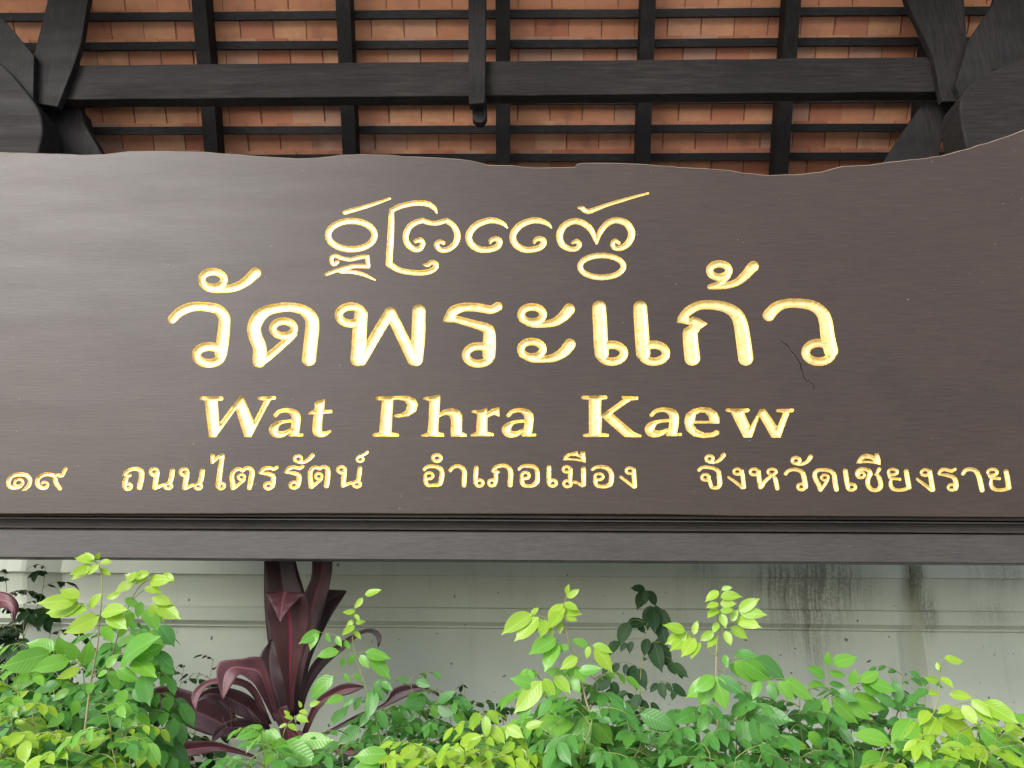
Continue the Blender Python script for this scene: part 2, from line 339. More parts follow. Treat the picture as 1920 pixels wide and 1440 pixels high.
G = [
('A','s 335,350,54 600,275,44 850,192,24'),
('A','e 412,605,262,160,70'),
('A','s 255,905,46 215,935,44 186,890,48 198,845,48 240,838,48 300,862,46 400,878,48 500,855,48 590,842,48|602,955,50|430,955,50 280,990,50 130,1045,36;s 240,1005,20 300,1018,40 400,1015,46 540,1045,42 680,1110,16'),
('A','s 1375,358,14 1348,305,44 1270,255,60 1130,245,60 980,275,60 865,325,56|855,600,74 835,930,74|960,1000,60 1130,1028,60 1270,1020,60 1350,980,60 1363,930,58 1310,910,52 1270,942,46 1222,935,22'),
('A','s 1130,675,44 1190,660,58 1215,705,58 1180,760,58 1120,762,62 1050,710,66 1022,620,68 1060,520,66 1130,465,62 1210,440,60|1290,465,54 1370,470,54 1480,440,58|1560,500,62 1605,600,70 1580,700,66 1500,765,60 1420,770,58 1370,720,58 1400,678,50 1450,692,42'),
('B',GC),
('B',GC,418,0),
('B','s 1075,585,24 1115,568,44 1143,600,46 1110,640,44 1040,636,50 975,590,60 955,510,64 990,430,62 1060,385,58 1130,380,58 1200,410,58 1260,470,52 1305,590,20;s 1305,590,20 1335,490,50 1385,420,56 1440,380,58 1510,370,60 1590,400,64 1638,480,66 1618,565,64 1560,622,56 1490,634,46 1457,600,46 1480,562,42 1520,585,28'),
('B','s 1128,250,14 1165,255,42 1220,285,48 1280,270,44 1400,225,36 1600,165,28 1795,112,20'),
('B','e 1355,806,206,104,52'),
('C','e 633,256,122,86,80;s 520,305,70 600,350,86 730,362,80 880,340,90 1000,275,104 1070,210,116 1100,185,120'),
('C','s 190,690,95 270,612,102 400,556,102 540,552,100 680,580,112 752,655,124 760,740,128 745,900,136 722,1060,136;e 592,1078,138,92,96'),
('C','e 1405,790,118,80,82;s 1515,850,80 1400,960,82 1260,1080,88 1160,1150,100;s 1140,1145,145 1145,1000,150 1095,870,150 1085,770,150 1140,660,142 1240,592,112 1380,562,102 1500,560,102 1620,592,114 1700,665,142 1720,760,152 1700,960,152 1682,1125,152'),
('D','e 262,277,124,88,84;s 367,270,138 355,400,146 345,600,152 332,728,150;s 370,745,110 530,470,108 662,252,112;s 668,252,112 790,500,116 905,735,125;s 962,238,136 955,500,142 932,732,142'),
('D','s 1775,190,92 1700,222,88 1560,200,90 1420,198,90 1320,235,105 1275,295,96|1290,305,70 1400,335,76 1560,380,84 1650,412,104 1685,460,124 1685,600,136 1682,690,130;p 1210,345 1222,290 1290,230 1350,290 1400,350 1250,352;e 1573,688,128,90,82'),
('E',SA+';e 322,648,117,82,80;s 216,700,70 320,745,80 430,755,68 560,735,88 668,668,112 726,596,122'),
('E','s 1035,208,148 1045,400,150 1055,600,152 1062,690,150;e 1170,690,128,90,88'),
('E','s 1470,208,146 1482,400,150 1495,600,152 1502,690,150;e 1613,690,130,90,88'),
('F','e 489,184,90,62,68;s 565,235,62 500,300,55 420,330,48 398,334,40;s 400,338,44 520,330,56 640,300,68 730,230,84 790,160,98 808,145,100'),
('F','s 140,632,78 200,565,86 300,512,82 430,506,86 560,532,98 650,595,118 690,690,132 712,820,138 735,1000,140;p 93,668 110,630 200,600 215,640 240,612 300,630 380,680 310,730 290,765 150,768 160,730 222,692;s 218,775,140 226,880,142 238,998,146'),
('F','s 950,600,112 1010,535,104 1100,495,86 1220,490,86 1350,510,96 1440,572,112 1480,660,126 1500,800,132 1530,930,132;e 1417,946,124,88,78'),
('G','p 80,155 95,132 325,133 335,150 325,172 270,178 290,415 505,130 540,128 655,395 765,175 700,168 692,150 705,135 885,130 892,148 880,162 830,172 625,562 555,562 465,270 250,565 180,565 135,172 85,168'),
('G',AA),
('G','s 1352,215,92 1340,300,98 1325,480,100 1345,522,78 1400,530,52 1462,500,26;p 1297,195 1408,155 1400,260 1300,260;s 1235,315,18 1300,298,42 1470,292,36'),
('H','p 80,150 90,135 250,130 420,125 500,155 530,215 505,290 430,340 310,355 273,345 277,325 350,315 400,280 415,225 390,180 330,165 266,168 248,515 320,525 330,545 318,557 55,557 45,540 60,522 118,515 148,175 85,168'),
('H','p 585,150 600,138 680,130 755,108 765,130 755,310 800,275 880,255 960,275 995,330 995,510 1045,535 1045,555 880,557 875,500 880,380 860,335 820,325 750,350 742,510 800,525 808,545 800,557 565,557 562,540 630,515 640,420 650,200 640,175 590,165'),
('H','p 1095,290 1110,278 1180,275 1262,252 1262,300 1310,262 1390,248 1392,345 1330,325 1265,355 1262,505 1330,525 1330,550 1085,555 1085,535 1145,510 1155,330 1140,308 1100,305'),
('H',AA,603,0),
('I','p 85,108 95,97 295,95 302,110 295,122 250,128 248,255 430,125 415,115 420,98 550,105 555,122 545,130 490,135 340,240 520,395 580,420 575,435 440,432 255,272 250,400 310,410 312,428 300,432 105,432 98,415 150,402 148,128 90,122'),
('I',AA,-79,-5,.84,.775),
('I','p 1215,322 1000,322 1030,370 1090,400 1150,400 1190,380 1215,385 1215,410 1170,432 1090,442 1000,425 945,375 928,310 945,245 1000,205 1070,190 1140,195 1195,230 1215,275;h 1013,302 1025,250 1060,232 1100,235 1128,265 1137,302'),
('I','p 1265,212 1275,202 1460,202 1468,215 1455,228 1420,235 1470,350 1550,205 1590,203 1690,350 1740,235 1685,228 1678,215 1690,205 1822,203 1830,215 1820,228 1790,235 1715,438 1645,438 1545,265 1480,438 1415,438 1310,232 1270,225'),
('J','s 212,545,36 235,488,40 298,468,44 340,510,46 315,562,50 240,592,55 150,580,62 125,520,64 160,440,60 240,400,58 330,395,60 410,420,66 448,485,66 430,560,62 380,612,44 330,635,20;s 215,550,30 262,560,26 310,560,30'),
('J','s 622,532,38 670,508,40 712,545,48 690,592,50 635,600,55 570,560,70 560,490,66 600,430,62 680,395,58 770,400,60 820,440,65 840,520,70 898,608,60;s 800,415,44 850,395,46 900,415,54 942,400,54 965,350,56 985,308,56'),
('K','s 165,392,30 205,345,52 280,306,54 360,302,60 418,340,78 425,420,80 410,500,80 395,570,72;p 145,405 180,370 240,360 285,385 280,405 235,428 185,410;s 210,420,60 190,480,74 178,545,76;e 226,552,50,40,48'),
('K',NN),
('K',NN,432,3),
('K','s 1450,105,60 1440,205,50|1520,140,50 1592,108,60|1560,300,76 1537,480,80 1525,550,72;e 1565,543,52,42,46'),
('K','e 1863,418,46,36,38;s 1905,455,40 1830,520,45 1750,578,50;s 1742,570,76 1737,500,74 1725,420,68 1745,350,60 1800,305,54 1850,310,54 1880,328,46|1930,290,54 1990,300,64 2018,345,78 2008,420,80 1990,520,75 1975,576,64'),
('L',RO),
('L',RO,355,-10),
('L','e 876,148,48,40,46;s 835,175,44 890,198,44 960,195,46 1030,152,56 1080,98,58'),
('L','e 1163,390,44,38,38;s 1200,430,42 1130,490,44 1065,540,50;s 1060,530,74 1050,450,74 1045,380,68 1055,310,62 1110,265,52 1172,285,48|1230,260,52 1280,285,66 1290,350,74 1282,450,75 1270,522,72'),
('L','e 1478,300,54,40,44;s 1525,300,62 1512,400,72 1500,520,62;s 1510,520,48 1580,492,44 1690,467,44;s 1735,272,60 1725,370,64 1707,460,62;e 1690,500,50,38,44'),
('L','e 1735,155,44,33,38;s 1700,120,28 1740,103,36 1800,85,42 1840,52,42'),
('M','s 130,355,50 190,305,58 300,302,60 390,332,74 425,400,78 415,500,82 385,588,72 280,610,54 190,604,60 155,540,72 150,460,56;e 213,455,64,50,48'),
('M','e 340,163,67,52,58'),
('M','s 557,368,60 610,312,60 690,297,62 760,332,74 793,400,80 790,500,80 785,608,74'),
('M','s 985,318,74 978,420,78 970,560,76;e 1037,573,58,50,54'),
('M','s 1245,370,36 1290,322,58 1370,292,60 1460,292,66 1528,342,80 1550,420,84 1545,520,84 1540,606,80;p 1225,390 1260,350 1320,350 1380,395 1345,415 1330,450 1270,450 1275,415;s 1310,420,66 1305,500,74 1298,560,70;e 1243,570,56,48,52'),
('N','s -58,335,46 -15,292,50 60,280,58 160,290,66 218,340,74 232,440,74 220,530,78 150,588,58 60,592,56 10,575,62 -12,520,70 -12,445,56;e 42,430,60,48,50'),
('N','s 412,297,70 410,400,72 408,540,70;e 467,548,58,47,52'),
('N','e 685,333,52,44,46;s 750,330,66 745,430,68 740,530,66;e 700,558,60,48,46;s 775,532,46 850,545,46 930,590,50;s 952,318,76 952,430,78 955,570,72'),
('N','p 625,195 650,130 700,90 770,72 805,72 815,52 860,52 862,95 905,100 905,57 975,57 985,232 900,207 800,192 700,187;h 690,152 750,122 830,122 900,152 928,187 850,170 750,165'),
('N','s 1087,338,48 1150,302,50 1250,296,60 1340,330,70 1385,400,76 1390,480,76 1372,560,76 1300,600,58 1210,600,58 1150,572,62 1135,510,68 1135,460,52;e 1192,450,68,48,44'),
('N','e 1678,355,60,44,46;s 1740,340,64 1743,450,72 1755,598,68;s 1530,450,46 1620,520,48 1740,608,54'),
('O','s 98,400,58 160,352,60 270,347,60 380,372,70 448,425,80 465,520,84 475,640,84 450,700,72 390,720,60 330,700,64 300,620,70 272,540,66;e 218,528,68,52,54'),
('O','e 291,190,64,50,58;s 235,230,50 310,260,48 400,255,52 480,210,66 548,122,80'),
('O','e 790,425,62,50,50;s 872,410,74 890,520,78 908,700,80;s 628,525,42 740,600,54 885,712,66'),
('O','e 1092,430,70,54,54;s 1175,420,74 1182,540,80 1208,700,84;s 1222,700,70 1290,600,70 1390,512,50;e 1415,428,76,50,52;s 1445,505,54 1477,570,82 1510,725,76'),
('P','s -62,424,58 -20,377,58 60,352,58 150,362,66 213,402,74 240,480,80 262,600,80 265,640,66;e 198,634,62,48,52'),
('P','e 108,203,62,47,56;s 55,238,46 130,265,46 220,260,52 300,215,62 348,142,76'),
('P','e 580,483,58,44,44;s 622,528,50 572,610,56 515,675,60;s 505,678,74 480,600,74 430,510,76 415,430,74 450,372,62 530,357,58 620,362,62 700,395,70 735,455,78 747,560,80 770,678,76'),
('P','s 915,372,78 930,480,82 948,600,78 960,650,66;e 1015,640,66,50,52'),
('P','s 1132,435,38 1180,395,44 1232,432,44 1200,482,50 1130,473,58 1102,410,60 1150,352,60 1230,345,60 1300,372,70 1320,425,74 1290,500,74 1282,580,74 1312,650,74 1370,688,62 1440,685,62 1488,640,78 1490,560,74 1460,470,70 1420,425,48 1392,432,24;s 1420,425,38 1450,382,58 1470,345,68'),
('P','p 1095,255 1120,185 1180,120 1260,95 1340,110 1390,135 1395,90 1460,90 1490,180 1490,277 1380,252 1250,242;h 1180,207 1240,172 1320,178 1392,217 1280,212'),
('P','e 1692,393,74,46,50;s 1625,430,48 1650,488,52 1720,502,44 1812,512,44;s 1665,510,44 1655,590,64 1690,660,64 1760,688,54 1860,684,56 1940,655,60;s 1912,380,78 1932,500,82 1957,640,78'),
('Q','e 438,368,58,44,46;s 508,350,62 522,450,74 550,620,74;s 312,463,40 400,530,48 535,628,62'),
('Q','s 885,320,48 830,345,52 740,322,52 680,332,58 645,378,46|650,393,34 740,405,50 840,430,60 885,475,72 900,560,76 895,605,68;e 838,590,56,42,44'),
('Q','s 1005,385,58 1040,337,58 1110,317,58 1190,342,68 1240,420,74 1267,520,78 1290,628,74'),
('Q','e 1447,364,70,46,48;s 1395,400,48 1420,438,50 1490,455,44 1555,460,40;s 1430,470,40 1425,540,60 1450,600,58 1520,630,50 1620,625,52 1690,598,56;s 1650,352,74 1670,450,78 1690,590,80'),
]
CR = ('crack', 's 1060,838,2 1078,850,7|1098,866,6|1120,880,8|1142,898,7|1150,925,5|1170,948,8|1196,972,7|1212,1000,6|1236,1035,8|1248,1060,10|1252,1100,11|1268,1130,7|1270,1165,8|1290,1195,7|1300,1216,6|1328,1210,4|1345,1235,5|1362,1242,5|1378,1275,4|1350,1310,2')

def catmull(pts, per=8):
    out = []
    n = len(pts)
    if n == 2: return [np.array(pts[0], float), np.array(pts[1], float)]
    P = [np.array(p, float) for p in pts]
    for i in range(n - 1):
        p0 = P[i - 1] if i else 2 * P[0] - P[1]; p1 = P[i]; p2 = P[i + 1]; p3 = P[i + 2] if i + 2 < n else 2 * P[-1] - P[-2]
        for k in range(per):
            t = k / per
            out.append(.5 * ((2 * p1) + (-p0 + p2) * t + (2 * p0 - 5 * p1 + 4 * p2 - p3) * t * t + (-p0 + 3 * p1 - 3 * p2 + p3) * t ** 3))
    out.append(P[-1]); return out
def parse(frame, spec, ox=0, oy=0, ax=1, ay=1):
    x0, y0, s = FR[frame]; segs = []; polys = []
    cv = lambda x, y: (x0 + (x * ax + ox) / s, y0 + (y * ay + oy) / s)
    for part in spec.split(';'):
        kind, body = part[0], part[1:].strip()
        if kind == 's':
            last = None
            for run in body.split('|'):
                pts = []
                for tok in run.split():
                    x, y, wd = map(float, tok.split(',')); a, b = cv(x, y); pts.append((a, b, wd / s / 2 * (ax + ay) / 2))
                if last is not None: pts = [last] + pts
                last = pts[-1]
                c = catmull(pts)
                segs += list(zip(c[:-1], c[1:]))
        elif kind == 'e':
            cx, cy, rx, ry, wd = map(float, body.split(','))
            c = [np.array((*cv(cx + rx * math.cos(q), cy + ry * math.sin(q)), wd / s / 2)) for q in [2 * math.pi * i / 28 for i in range(29)]]
            segs += list(zip(c[:-1], c[1:]))
        else:
            polys.append((kind, [cv(*map(float, tok.split(','))) for tok in body.split()]))
    return segs, polys
def sdf_grid(segs, polys, h):
    xs, ys = [], []
    for a, b in segs:
        for p in (a, b): xs += [p[0] - p[2], p[0] + p[2]]; ys += [p[1] - p[2], p[1] + p[2]]
    for k_, pl in polys:
        xs += [p[0] for p in pl]; ys += [p[1] for p in pl]
    x0, x1, y0, y1 = min(xs) - 2, max(xs) + 2, min(ys) - 2, max(ys) + 2
    gx = np.arange(x0, x1 + h, h); gy = np.arange(y0, y1 + h, h)
    X, Y = np.meshgrid(gx, gy); D = np.full(X.shape, 1e9)
    for a, b in segs:
        d = b[:2] - a[:2]; L = max(d @ d, 1e-9)
        t = np.clip(((X - a[0]) * d[0] + (Y - a[1]) * d[1]) / L, 0, 1)
        D = np.minimum(D, np.hypot(X - a[0] - t * d[0], Y - a[1] - t * d[1]) - (a[2] + (b[2] - a[2]) * t))
    i = 0
    while i < len(polys):
        loops = [polys[i][1]]
        while i + 1 < len(polys) and polys[i + 1][0] == 'h': i += 1; loops.append(polys[i][1])
        E = np.full(X.shape, 1e9); ins = np.zeros(X.shape, bool)
        for pl in loops:
            for (ax_, ay_), (bx, by) in zip(pl, pl[1:] + pl[:1]):
                dx, dy = bx - ax_, by - ay_; L = max(dx * dx + dy * dy, 1e-9)
                t = np.clip(((X - ax_) * dx + (Y - ay_) * dy) / L, 0, 1)
                E = np.minimum(E, np.hypot(X - ax_ - t * dx, Y - ay_ - t * dy))
                c = ((ay_ > Y) != (by > Y)); xi = ax_ + (Y - ay_) * dx / (dy if abs(dy) > 1e-9 else 1e-9)
                ins ^= c & (X < xi)
        D = np.minimum(D, np.where(ins, -E, E) - .15); i += 1
    D = D + .22 * np.sin(X * .55 + Y * .31) * np.sin(Y * .47 - X * .2) + .10 * np.sin(X * 1.7) * np.sin(Y * 1.9)
    return gx, gy, D
def march(gx, gy, D):
    """triangles/quads of the inside region, shared vertices; returns pts, faces, boundary edges"""
    V = {}; P = []
    def node(j, i):
        k_ = ('n', j, i)
        if k_ not in V: V[k_] = len(P); P.append((gx[i], gy[j]))
        return V[k_]
    def cut(j0, i0, j1, i1):
        if (j0, i0) > (j1, i1): j0, i0, j1, i1 = j1, i1, j0, i0
        k_ = (j0, i0, j1, i1)
        if k_ not in V:
            a, b = D[j0, i0], D[j1, i1]; t = min(.93, max(.07, a / (a - b)))
            V[k_] = len(P); P.append((gx[i0] + (gx[i1] - gx[i0]) * t, gy[j0] + (gy[j1] - gy[j0]) * t))
        return V[k_]
    faces = []; B = []
    I = D < 0
    J, K = np.nonzero(I[:-1, :-1] | I[1:, :-1] | I[:-1, 1:] | I[1:, 1:])
    for j, i in zip(J.tolist(), K.tolist()):
        c = [(j, i), (j, i + 1), (j + 1, i + 1), (j + 1, i)]
        s = [bool(I[q]) for q in c]
        if s in ([True, False, True, False], [False, True, False, True]):
            for q in range(4):
                if s[q]:
                    a = cut(*c[q - 1], *c[q]); b = cut(*c[q], *c[(q + 1) % 4]); faces.append((a, node(*c[q]), b)); B.append((b, a))
            continue
        poly = []; cs = []
        for q in range(4):
            if s[q]: poly.append(node(*c[q]))
            if s[q] != s[(q + 1) % 4]:
                v = cut(*c[q], *c[(q + 1) % 4]); poly.append(v); cs.append(v)
        faces.append(tuple(poly))
        if cs: B.append(tuple(cs))
    return P, faces, B

YS = 2.80
Xs = lambda px, py: at(px, py, YS)
sign = thing('carved_sign', 'long dark brown wooden temple sign with wavy top edge and carved gilded Thai lettering', 'sign', (0, YS, 0))
OUT, OUTE = [], []
def carve(name, segs, polys, h, mat, depthk):
    gx, gy, D = sdf_grid(segs, polys, h)
    P, Fc, B = march(gx, gy, D)
    Rm = max(-D.min(), .3)
    big = min(Rm, 9)
    vs = []
    for (x, y) in P:
        i = min(max((x - gx[0]) / h, 0), len(gx) - 1.001); j = min(max((y - gy[0]) / h, 0), len(gy) - 1.001)
        i0, j0 = int(i), int(j); fi, fj = i - i0, j - j0
        d = -(D[j0, i0] * (1 - fi) * (1 - fj) + D[j0, i0 + 1] * fi * (1 - fj) + D[j0 + 1, i0] * (1 - fi) * fj + D[j0 + 1, i0 + 1] * fi * fj)
        d = max(0, d); q = 1 - min(d / big, 1)
        p = Xs(x, y); p.y += depthk * big * .0019 * math.sqrt(max(0, 1 - q * q)); vs.append(p)
    off = len(OUT)
    used = sorted({v for e in B for v in e}); mp = {v: off + k_ for k_, v in enumerate(used)}
    for v in used:
        vs[v].y = YS; OUT.append((vs[v].x, vs[v].z))
    OUTE.extend((mp[a], mp[b]) for a, b in B)
    o = mesh_obj(name, vs, Fc, mat, None, True)
    reparent(o, sign); return o
LETTERS = []
for i, gph in enumerate(G):
    segs, polys = parse(*gph)
    small = gph[0] in 'JKLMNOPQ'
    LETTERS.append(carve('letter', segs, polys, .8 if small else 1.0, M_gold, 0.75 if small else .68))
sg, pl = parse('F', CR[1]); carve('crack', sg, pl, .5, M_crack, 1.8)

TOP = [(-150, 262), (-60, 280), (0, 284), (60, 286), (110, 287), (150, 289), (195, 288), (225, 284), (245, 282), (300, 282), (370, 283), (430, 287), (480, 291), (520, 294), (560, 296),
       (600, 294), (640, 289), (690, 288), (730, 289), (760, 292), (820, 294), (860, 297), (890, 301), (915, 308), (960, 309), (1000, 313), (1040, 313), (1078, 312), (1082, 306),
       (1095, 304), (1130, 304), (1180, 305), (1240, 309), (1290, 313), (1330, 315), (1370, 318), (1395, 323), (1440, 327), (1490, 326), (1540, 321), (1580, 310), (1630, 308), (1670, 302),
       (1720, 297), (1765, 291), (1800, 281), (1850, 267), (1890, 254), (1920, 242), (1980, 222), (2080, 205)]
BOT = [(2080, 972), (1920, 969), (1700, 968), (1400, 967), (1250, 964), (1000, 963), (800, 963), (600, 962), (400, 963), (200, 963), (0, 963), (-150, 962)]
tp = []
for i in range(len(TOP) - 1):
    (xa, ya), (xb, yb) = TOP[i], TOP[i + 1]
    n = max(1, int((xb - xa) / 14))
    for k_ in range(n):
        t = k_ / n; t2 = t * t * (3 - 2 * t); x = xa + (xb - xa) * t
        tp.append((x, ya + (yb - ya) * t2 + .8 * noise.noise(Vector((x * .035, 0, 0)))))
tp.append(TOP[-1])
# board outline on the plane: front (inset by a small chamfer) and full
full = [Xs(x, y) for x, y in tp] + [Xs(x, y) for x, y in BOT]
front = [Xs(x, y + 2.3) for x, y in tp] + [Xs(x, y - 1.2) for x, y in BOT]
nf = len(front); off = len(OUT)
allv = OUT + [(p.x, p.z) for p in front]
alle = OUTE + [(off + i, off + (i + 1) % nf) for i in range(nf)]
res = geometry.delaunay_2d_cdt([Vector(v) for v in allv], alle, [], 0, 1e-7)
rv = res[0]; tri = np.array([tuple(f) for f in res[2] if len(f) == 3]); V2 = np.array([tuple(v) for v in rv])
cen = V2[tri].mean(1); A2 = np.array(allv); E2 = np.array(alle); ea, eb = A2[E2[:, 0]], A2[E2[:, 1]]
order = np.argsort(cen[:, 1]); keep = np.zeros(len(tri), bool)
elo, ehi = np.minimum(ea[:, 1], eb[:, 1]), np.maximum(ea[:, 1], eb[:, 1])
for c0 in range(0, len(order), 400):                       # even-odd test: wood stays, carved strokes are left open
    idx = order[c0:c0 + 400]; p = cen[idx]; sel = (ehi >= p[:, 1].min()) & (elo <= p[:, 1].max())
    a, b = ea[sel][None], eb[sel][None]; px_, pz_ = p[:, 0:1], p[:, 1:2]
    cr = (a[..., 1] > pz_) != (b[..., 1] > pz_); dz = b[..., 1] - a[..., 1]; dz = np.where(np.abs(dz) < 1e-12, 1e-12, dz)
    keep[idx] = (cr & (px_ < a[..., 0] + (pz_ - a[..., 1]) * (b[..., 0] - a[..., 0]) / dz)).sum(1) % 2 == 1
rf = tri[keep].tolist()
mb = MB(); mb.v = [(v.x, YS, v.y) for v in rv]; mb.f = [tuple(f) for f in rf]
b0 = len(mb.v); TH = .06
mb.v += [tuple(p) for p in front]                                    # chamfer and sides
mb.v += [(p.x, YS + .005, p.z) for p in full]
mb.v += [(p.x, YS + TH, p.z) for p in full]
for i in range(nf):
    j = (i + 1) % nf
    mb.f.append((b0 + i, b0 + j, b0 + nf + j, b0 + nf + i)); mb.f.append((b0 + nf + i, b0 + nf + j, b0 + 2 * nf + j, b0 + 2 * nf + i))
mb.f.append(tuple(b0 + 2 * nf + i for i in range(nf)))
board = mesh_obj('board', mb.v, mb.f, M_board)
reparent(board, sign)
board.data.materials.append(M_edge_highlight)
for i in range(len(rf), len(rf) + 2 * nf, 2): board.data.polygons[i].material_index = 1
# rail under the board: profile steps back going down
def railprof(name, pts, mat, x0=-3.1, x1=3.1):
    mb = MB(); n = len(pts); ST = 24
    for k_ in range(ST + 1):
        x = x0 + (x1 - x0) * k_ / ST
        for (Y, z) in pts: mb.v.append((x, Y + .0012 * noise.noise(Vector((x * 2, z * 9, 1))), z + .0012 * noise.noise(Vector((x * 1.5, Y * 9, 2)))))
    for k_ in range(ST):
        for i in range(n): mb.f.append((k_ * n + i, k_ * n + (i + 1) % n, (k_ + 1) * n + (i + 1) % n, (k_ + 1) * n + i))
    mb.f += [tuple(range(n)), tuple(ST * n + i for i in range(n))]
    return mb.build(name, mat, sign)
zz = lambda py, Y: at(1000, py, Y).z
railprof('fillet', [(2.845, zz(955, 2.845)), (2.835, zz(967, 2.835)), (2.835, zz(971.5, 2.835)), (2.93, zz(971, 2.835)), (2.93, zz(955, 2.845))], M_rail)
railprof('moulding', [(2.828, zz(975, 2.828)), (2.826, zz(977.5, 2.826)), (2.842, zz(980, 2.842)), (2.850, zz(985, 2.85)), (2.856, zz(991, 2.856)), (2.858, zz(994.5, 2.858)),
    (2.93, zz(995, 2.858)), (2.93, zz(974, 2.828))], M_rail)
railprof('rail', [(2.853, zz(998, 2.853)), (2.850, zz(1000, 2.850)), (2.850, zz(1050, 2.85)), (2.853, zz(1052, 2.853)), (2.93, zz(1052, 2.853)), (2.93, zz(998, 2.853))], M_rail)

# ------------------------------------------------------------------ roof over the sign
SL = R(60.7)
P0 = CAM + RC @ Vector((0, .486 * 3.95, -3.95))
u_ = Vector((1, 0, 0)); v_ = Vector((0, math.cos(SL), -math.sin(SL))); n_ = Vector((0, math.sin(SL), math.cos(SL)))
def roofpt(u, v, n): return P0 + u_ * u + v_ * v + n_ * n
def hitroof(px, py, n):
    d = ray(px, py); o = roofpt(0, 0, n); t = (o - CAM).dot(n_) / d.dot(n_); p = CAM + d * t - P0
    return p.dot(u_), p.dot(v_)
roof = thing('tiled_roof', 'dark timber roof with orange clay tiles on battens above the sign', 'roof', (0, 3.2, 0))
va = hitroof(960, 27, -.035)[1]; vb = hitroof(960, 294, -.035)[1]; gauge = (vb - va) / 5
BW = .037
def batten_v(k_): return va + gauge * k_
XL, XR = -3.2, 3.2
for k_ in range(-8, 16):
    mb = MB(); v0 = batten_v(k_); wob = random.uniform(-.004, .004)
    N = 12
    for i in range(N):
        ua = XL + (XR - XL) * i / N; ub = XL + (XR - XL) * (i + 1) / N
        da = wob + .004 * noise.noise(Vector((ua, k_, 0))); db = wob + .004 * noise.noise(Vector((ub, k_, 0)))
        mb.box(roofpt(ua, v0 - BW / 2 + da, -.035), roofpt(ub, v0 - BW / 2 + db, -.035) - roofpt(ua, v0 - BW / 2 + da, -.035), v_ * BW, n_ * .034)
    mb.build('batten', M_batten, roof)
# clay tiles: each hangs on its batten and laps over the head of the course below
TW = abs(hitroof(700, 60, 0)[0] - hitroof(761.5, 60, 0)[0])
def tile_mesh(seed):
    rr = random.Random(seed); mb = MB(); L = gauge * 2.25; W = TW - .006; th = .0125
    c = [(-W / 2, 0, 0), (W / 2, 0, 0), (W / 2, L, 0), (-W / 2, L, 0)]
    # rounded shoulders at the head
    hd = [(-W / 2, .012, 0), (-W / 2 + .008, .002, 0), (W / 2 - .008, 0, 0), (W / 2, .010, 0), (W / 2, L, 0), (0, L + .004, 0), (-W / 2, L, 0)]
    hd = [(x + rr.uniform(-.001, .001), y + rr.uniform(-.002, .002), 0) for x, y, z in hd]
    mb.prism(hd, (0, 0, th))
    mb.box((-.02, .020, -.012), (.04, 0, 0), (0, .012, 0), (0, 0, .012))
    me = bpy.data.meshes.new('tile'); me.from_pydata(mb.v, [], mb.f); me.materials.append(M_tile)
    bm = bmesh.new(); bm.from_mesh(me); bmesh.ops.recalc_face_normals(bm, faces=bm.faces); bm.to_mesh(me); bm.free()
    return me
tms = [tile_mesh(i) for i in range(5)]
def tile_mat(u, k_, rr, sgn=1):
    v0 = batten_v(k_) - BW / 2 - .022
    tilt = Matrix.Rotation(-.115 + rr.uniform(-.008, .008), 3, 'X')     # tail lifts over the next head
    Bs = Matrix((u_, v_, n_)).transposed()
    M = Bs @ Matrix.Rotation(rr.uniform(-.012, .012), 3, 'Z') @ Matrix.Rotation(.085 + rr.uniform(-.006, .006), 3, 'X')
    return Matrix.Translation(roofpt(u + rr.uniform(-.003, .003), v0 + rr.uniform(-.004, .004), .0015)) @ M.to_4x4()
rr = random.Random(3); stuffm = MB()
cnt = 0
inv = Matrix.Translation(roof.location).inverted()
for k_ in range(-9, 16):  # lowest courses, unseen behind the sign, added to block sky light over the wall
    offs = (k_ % 2) * TW / 2 + rr.uniform(-.006, .006)
    for i in range(-22, 23):
        u = i * TW + offs + .03; Mx = tile_mat(u, k_, rr); me = rr.choice(tms)
        if 0 <= k_ <= 7 and abs(i) <= 17 and cnt < 296:
            o = bpy.data.objects.new('tile', me); C.objects.link(o); o.parent = roof; o.matrix_parent_inverse = inv; o.matrix_basis = Mx; cnt += 1
        else:
            stuffm.add([Mx @ v.co for v in me.vertices], [tuple(p.vertices) for p in me.polygons])
# front slope of the same roof, above and behind the camera's view
YR = 2.62; ridge_v = (YR - P0.y) / v_.y; RZ = roofpt(0, ridge_v, 0).z
Mir = Matrix.Translation((0, 2 * YR, 0)) @ Matrix.Scale(-1, 4, (0, 1, 0))
stuff2 = MB()
for k_ in range(-9, -3):
    for i in range(-22, 23):
        Mx = Mir @ tile_mat(i * TW + (k_ % 2) * TW / 2, k_, rr); me = tms[0]
        stuff2.add([Mx @ v.co for v in me.vertices], [tuple(p.vertices) for p in me.polygons])
stuffm.add(stuff2.v, stuff2.f)
stuffm.build('tile_field', M_tile, roof, kind='stuff')
mb = MB()
mb.prism([(XL, YR - .12, RZ - .04), (XL, YR, RZ + .06), (XL, YR + .12, RZ - .04), (XL, YR, RZ + .02)], (XR - XL, 0, 0)); mb.build('ridge_cap', M_tile, roof)
